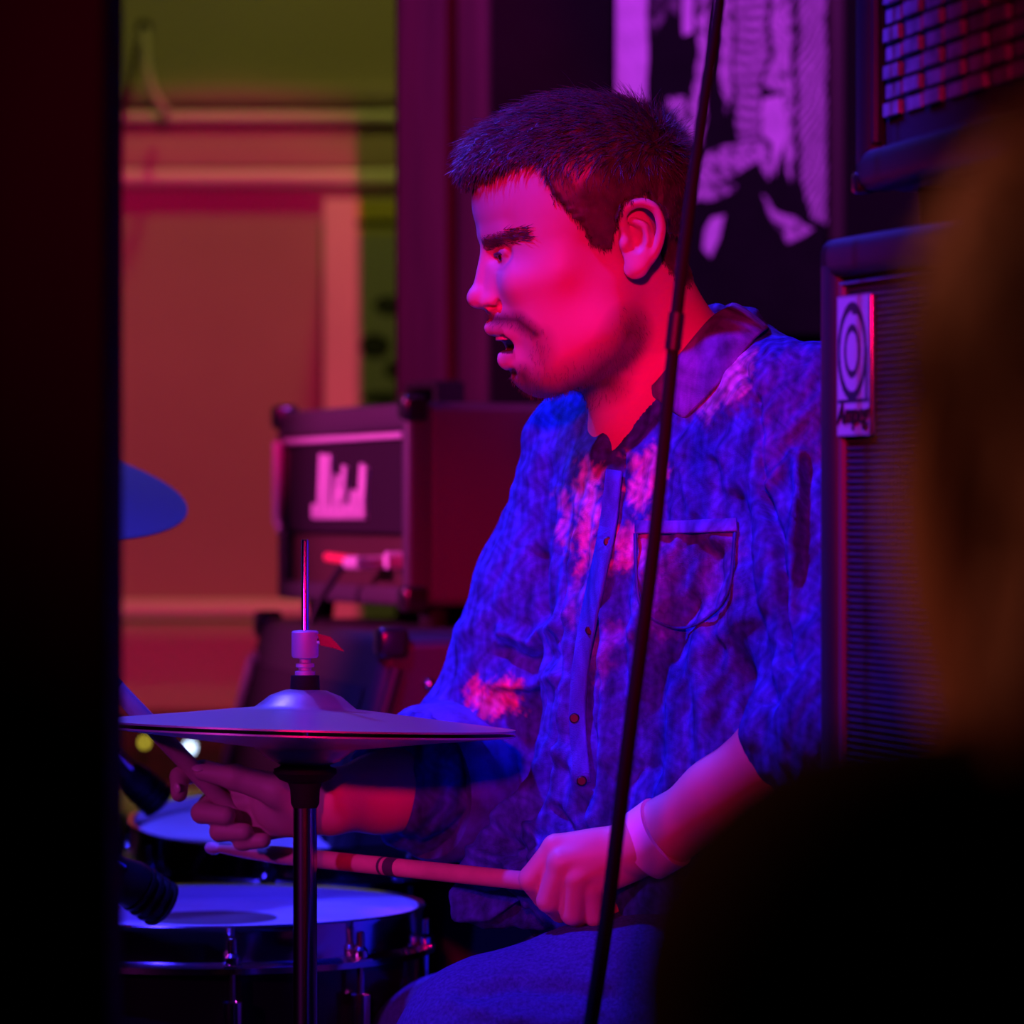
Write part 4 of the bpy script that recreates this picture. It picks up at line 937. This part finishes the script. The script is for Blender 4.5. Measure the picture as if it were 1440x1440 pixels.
# collar
Tt = smoothpath([D(*q) for q in ((904, 552, -88), (950, 502, -150), (998, 446, -125), (1030, 428, -40), (1018, 430, 50), (960, 470, 112), (890, 530, 100), (846, 560, 45))], 6)
Tb = smoothpath([D(*q) for q in ((962, 592, -172), (1008, 545, -196), (1062, 478, -150), (1082, 462, -45), (1062, 470, 80), (985, 510, 150), (870, 585, 165), (802, 616, 95))], 6)
Ti = smoothpath([D(*q) for q in ((912, 590, -95), (955, 540, -120), (995, 490, -100), (1015, 470, -35), (1005, 470, 45), (955, 505, 95), (900, 560, 85), (868, 600, 30))], 6)
n_ = len(Tt); rows = [Ti, Tt*.5+Ti*.5, Tt+np.array([0, 0, -.0012]), Tt+(Tb-Tt)*.06+np.array([0, 0, .001]), Tt+(Tb-Tt)*.35+np.array([0, -.001, .002]), Tt+(Tb-Tt)*.7+np.array([0, -.001, .001]), Tb]
CV = np.stack(rows, 0).reshape(-1, 3); cpx, cpy = proj(CV)
ccol = np.tile(np.array([.17, .09, .40]), (len(CV), 1)); ccol *= (.75+.5*(np.sin(cpx/4+2*np.sin(cpy/6)) > .2))[:, None]
col_ = mk('collar', CV, gridfaces(len(rows), n_), M['shirt'], shirt, True, ccol)
md = col_.modifiers.new('thickness', 'SOLIDIFY'); md.thickness = .0022; md.offset = 0
md = col_.modifiers.new('smooth', 'SUBSURF'); md.levels = 1; md.render_levels = 1
# rolled cuff of the far sleeve, standing tab
cu_ = lerp(ELR, WRR, .36)
Mcu = axis_frame(cu_, WRR-ELR)
MB().lathe([(.054, -.03), (.064, -.028), (.066, -.01), (.0655, .012), (.060, .02), (.05, .016)], 40, Mcu).build('cuff', M['shirtcuff'], shirt)
# ---- jeans and shoes
J = SDF()
J.loft([hz(r) for r in (1255, 1330, 1440, 1520)], [D(p, 0, 0)[0] for p in (1035, 1040, 1050, 1055)], [.02]*4, [.17, .18, .19, .19], [.115, .125, .14, .14], LA, .05)
for hp_, kn, an in ((HPL, KNL, ANL), (HPR, KNR, ANR)):
    J.chain([hp_, lerp(hp_, kn, .5), kn], [.102, .094, .072], .06); J.chain([kn, lerp(kn, an, .4), an+np.array([0, 0, .01])], [.072, .066, .056], .03)
jv, jf = J.mesh((-.25, -.40, STZ+.03), (.5, .5, 1.24), .005)
jv = relax(jv, jf, 2, .5); jn = vnormals(jv, jf); jx, jy = proj(jv)
jv = jv+jn*(.0009*np.sin(jx/17+jy/30+2*np.sin(jy/25))*np.sin(jx/40+jy/12)-.006*np.exp(-(polydist(jx, jy, [(650, 1400), (720, 1385), (860, 1400)])/12)**2)+.004*np.exp(-(polydist(jx, jy, [(640, 1410), (700, 1430), (800, 1440)])/12)**2))[:, None]
mk('jeans', jv, jf, M['jeans'], drm)
for an in (ANL, ANR):
    s_ = SDF(); s_.cone(an+np.array([.03, .0, -.045]), an+np.array([-.15, -.04, -.055]), .046, .034, .03); s_.cone(an+np.array([0, 0, .0]), an+np.array([0, 0, -.04]), .046, .048, .02)
    v, f = s_.mesh(an+np.array([-.25, -.14, -.12]), an+np.array([.13, .12, .08]), .005); v[:, 2] = np.maximum(v[:, 2], STZ+.002); mk('shoe', v, f, M['shoe'], drm)
# ---- wristband
wc = D(916, 1180, LH-22); wdir = (WRL-ELL)/np.linalg.norm(WRL-ELL); wdir = D(800, 1240, LH)-D(925, 1172, LH-20); wdir /= np.linalg.norm(wdir)
Mw = axis_frame(D(921, 1180, -268), WRL-ELL)
MB().lathe([(.0288, -.011), (.0278, .011)], 48, Mw).build('wristband', M['band'], drm).modifiers.new('thickness', 'SOLIDIFY').thickness = .0008
# ------------------------------------------------------------------ throne
t = thing('drum_throne', 'round black padded drum throne under the drummer', 'stool', (D(1045, 0, 0)[0], .04, STZ))
zt = HPL[2]-.100
Mt = frame((D(1045, 0, 0)[0], .04, 0), (1, 0, 0), (0, 1, 0), (0, 0, 1))
MB().lathe([(0, zt+.005), (.14, zt+.002), (.165, zt-.02), (.165, zt-.06), (.14, zt-.075), (0, zt-.076)], 40, Mt).build('seat', M['capfabric'], t)
MB().lathe([(.014, zt-.07), (.014, STZ+.15)], 16, Mt).build('post', M['chrome'], t)
for k in range(3):
    a = math.radians(90+120*k); MB().tube([Mt[:3, 3]+np.array([0, 0, STZ+.26]), Mt[:3, 3]+np.array([.24*math.cos(a), .24*math.sin(a), STZ+.01])], .009, 8).build('leg', M['chrome'], t)
# ------------------------------------------------------------------ drumsticks
def drumstick(label, butt, tip, L=.406):
    butt = np.array(butt); d = np.array(tip)-butt; d /= np.linalg.norm(d); Mx = axis_frame(butt, d)
    t = thing('drumstick', label, 'drumstick', butt, 'drumsticks in the drummer\'s hands')
    MB().lathe([(0, 0), (.005, .0008), (.0073, .004), (.0073, L-.09), (.0055, L-.05), (.0036, L-.02), (.0033, L-.0145)], 20, Mx).build('shaft', M['stick'], t)
    MB().lathe([(.0032, L-.015), (.0050, L-.0105), (.0054, L-.006), (.004, L-.001), (0, L)], 16, Mx).build('tip', M['stick'], t)
    MB().lathe([(.0072, .17), (.00745, .1702), (.00745, .182), (.0072, .1822)], 20, Mx).lathe([(.0072, .186), (.00745, .1862), (.00745, .189), (.0072, .1892)], 20, Mx).build('print', M['sticktape'], t)
a = D(740, 1239, LH+42); b = D(292, 1192, 300); d = (b-a)/np.linalg.norm(b-a)
drumstick('wooden drumstick in the fist with the pink wristband, lying toward the snare', b-d*.406, b)
a = r_(266, 1076, 13); b = r_(180, 986, 0); d = (b-a)/np.linalg.norm(b-a)
drumstick('wooden drumstick raised from the pinching hand behind the hi-hat', a-d*.085, b)
# ------------------------------------------------------------------ spectator close to the camera
FX, FY = .183, -2.4
Q = SDF(); yaw = math.radians(38); sx, sy = math.cos(yaw), math.sin(yaw)
def F_(x, y, z): return np.array([FX+x*sx-y*sy, FY+x*sy+y*sx, z])
Rq = np.array(Matrix.Rotation(yaw, 3, 'Z'))
Q.ell(F_(0, 0, 1.53), (.068, .09, .095), Rq, .02); Q.ell(F_(0, .035, 1.485), (.055, .06, .075), Rq, .03)
Q.cone(F_(0, .095, 1.52), F_(0, .108, 1.492), .009, .012, .012); Q.ell(F_(0, .078, 1.44), (.022, .02, .018), Rq, .02)
for s_ in (-1, 1): Q.ell(F_(.03*s_, .092, 1.53), (.013, .012, .01), Rq, .008, True); Q.ell(F_(.074*s_, 0, 1.515), (.008, .018, .03), Rq, .006)
Q.cone(F_(0, -.005, 1.5), F_(0, -.01, 1.36), .05, .056, .03)
def fig(Q, g):
    Q.ell(F_(0, 0, 1.24), (.135+g, .10+g, .17+g), Rq, .06); Q.ell(F_(0, 0, 1.02), (.13+g, .095+g, .16+g), Rq, .06); Q.ell(F_(0, 0, .87), (.155+g, .11+g, .12+g), Rq, .06)
    for s_ in (-1, 1):
        Q.chain([F_(0, -.01, 1.40), F_(.122*s_, -.01, 1.385)], [.045+g, .045+g], .04)
        Q.chain([F_(.126*s_, -.01, 1.38), F_(.13*s_, -.02, 1.08)], [.046+g, .037+g], .03)
        if g == 0 or True: Q.chain([F_(.13*s_, -.02, 1.08), F_(.165*s_, .06, .86)], [.036+g, .026+g], .02)
fig(Q, 0)
for s_ in (-1, 1):
    Q.ell(F_(.163*s_, .075, .80), (.02, .04, .05), Rq, .02)
    for k in range(4): Q.chain([F_(.163*s_, .05+.018*k, .775), F_(.158*s_, .055+.018*k, .735), F_(.15*s_, .056+.017*k, .705+.004*abs(k-1.5))], [.009, .008, .007], .003, .006)
    Q.chain([F_(.158*s_, .105, .82), F_(.15*s_, .125, .785), F_(.147*s_, .13, .755)], [.011, .009, .008], .004, .01)
    Q.chain([F_(.085*s_, 0, .85), F_(.09*s_, .01, .47), F_(.09*s_, -.01, .08)], [.08, .055, .036], .03); Q.cone(F_(.09*s_, -.03, .04), F_(.1*s_, .13, .03), .035, .026, .03)
v, f = Q.mesh((FX-.35, FY-.32, 0), (FX+.35, FY+.32, 1.68), .005)
spc = thing('person', 'spectator with long brown hair and black clothes standing below the stage, back turned', 'person', (FX, FY, 0))
mk('body', v, f, M['skin2'], spc)
K = SDF(); fig(K, .012)
v, f = K.mesh((FX-.35, FY-.32, .72), (FX+.35, FY+.32, 1.5), .005); mk('top', v, f, M['blackcloth'], spc)
K = SDF()
K.ell(F_(0, 0, .88), (.168, .122, .13), Rq, .05)
for s_ in (-1, 1): K.chain([F_(.085*s_, 0, .85), F_(.09*s_, .01, .47), F_(.09*s_, -.01, .09)], [.094, .075, .065], .04)
v, f = K.mesh((FX-.35, FY-.32, .02), (FX+.35, FY+.32, 1.05), .007); mk('trousers', v, f, M['blackcloth'], spc)
for s_ in (-1, 1):
    K = SDF(); K.cone(F_(.09*s_, -.03, .045), F_(.1*s_, .14, .035), .042, .034, .03)
    v, f = K.mesh((FX-.35, FY-.32, -.02), (FX+.35, FY+.32, .12), .006); v[:, 2] = np.maximum(v[:, 2], .002); mk('shoe', v, f, M['shoe'], spc)
K = SDF()
K.ell(F_(0, -.012, 1.538), (.08, .097, .09), Rq, .02)
K.loft([1.34, 1.40, 1.45, 1.50, 1.555], [F_(0, -.045, 0)[0]]*5, [F_(0, -.045, 0)[1]]*5, [.122, .120, .113, .098, .07], [.045, .055, .07, .08, .085], math.degrees(yaw), .03)
K.ell(F_(0, .11, 1.49), (.068, .07, .10), Rq, .02, True)
v, f = K.mesh((FX-.2, FY-.2, 1.3), (FX+.2, FY+.2, 1.68), .004); n_ = vnormals(v, f)
a_ = np.arctan2(v[:, 1]-FY, v[:, 0]-FX); v = v+n_*(.002*np.sin(a_*40+3*np.sin(v[:, 2]*20)))[:, None]
pk = RNG.choice(len(v), 5000, replace=len(v) < 5000); dd = -np.array([0, 0, 1.])+n_[pk]*.15+RNG.normal(0, .08, (5000, 3)); dd -= n_[pk]*((dd*n_[pk]).sum(1)[:, None])*.8; dd /= np.linalg.norm(dd, axis=1)[:, None]
mk('hair', *joinm([(v, f), strand_mesh(v[pk], dd, RNG.uniform(.03, .06, 5000), .0004, np.array([0, 0, -.3]), 3)]), M['brownhair'], spc)
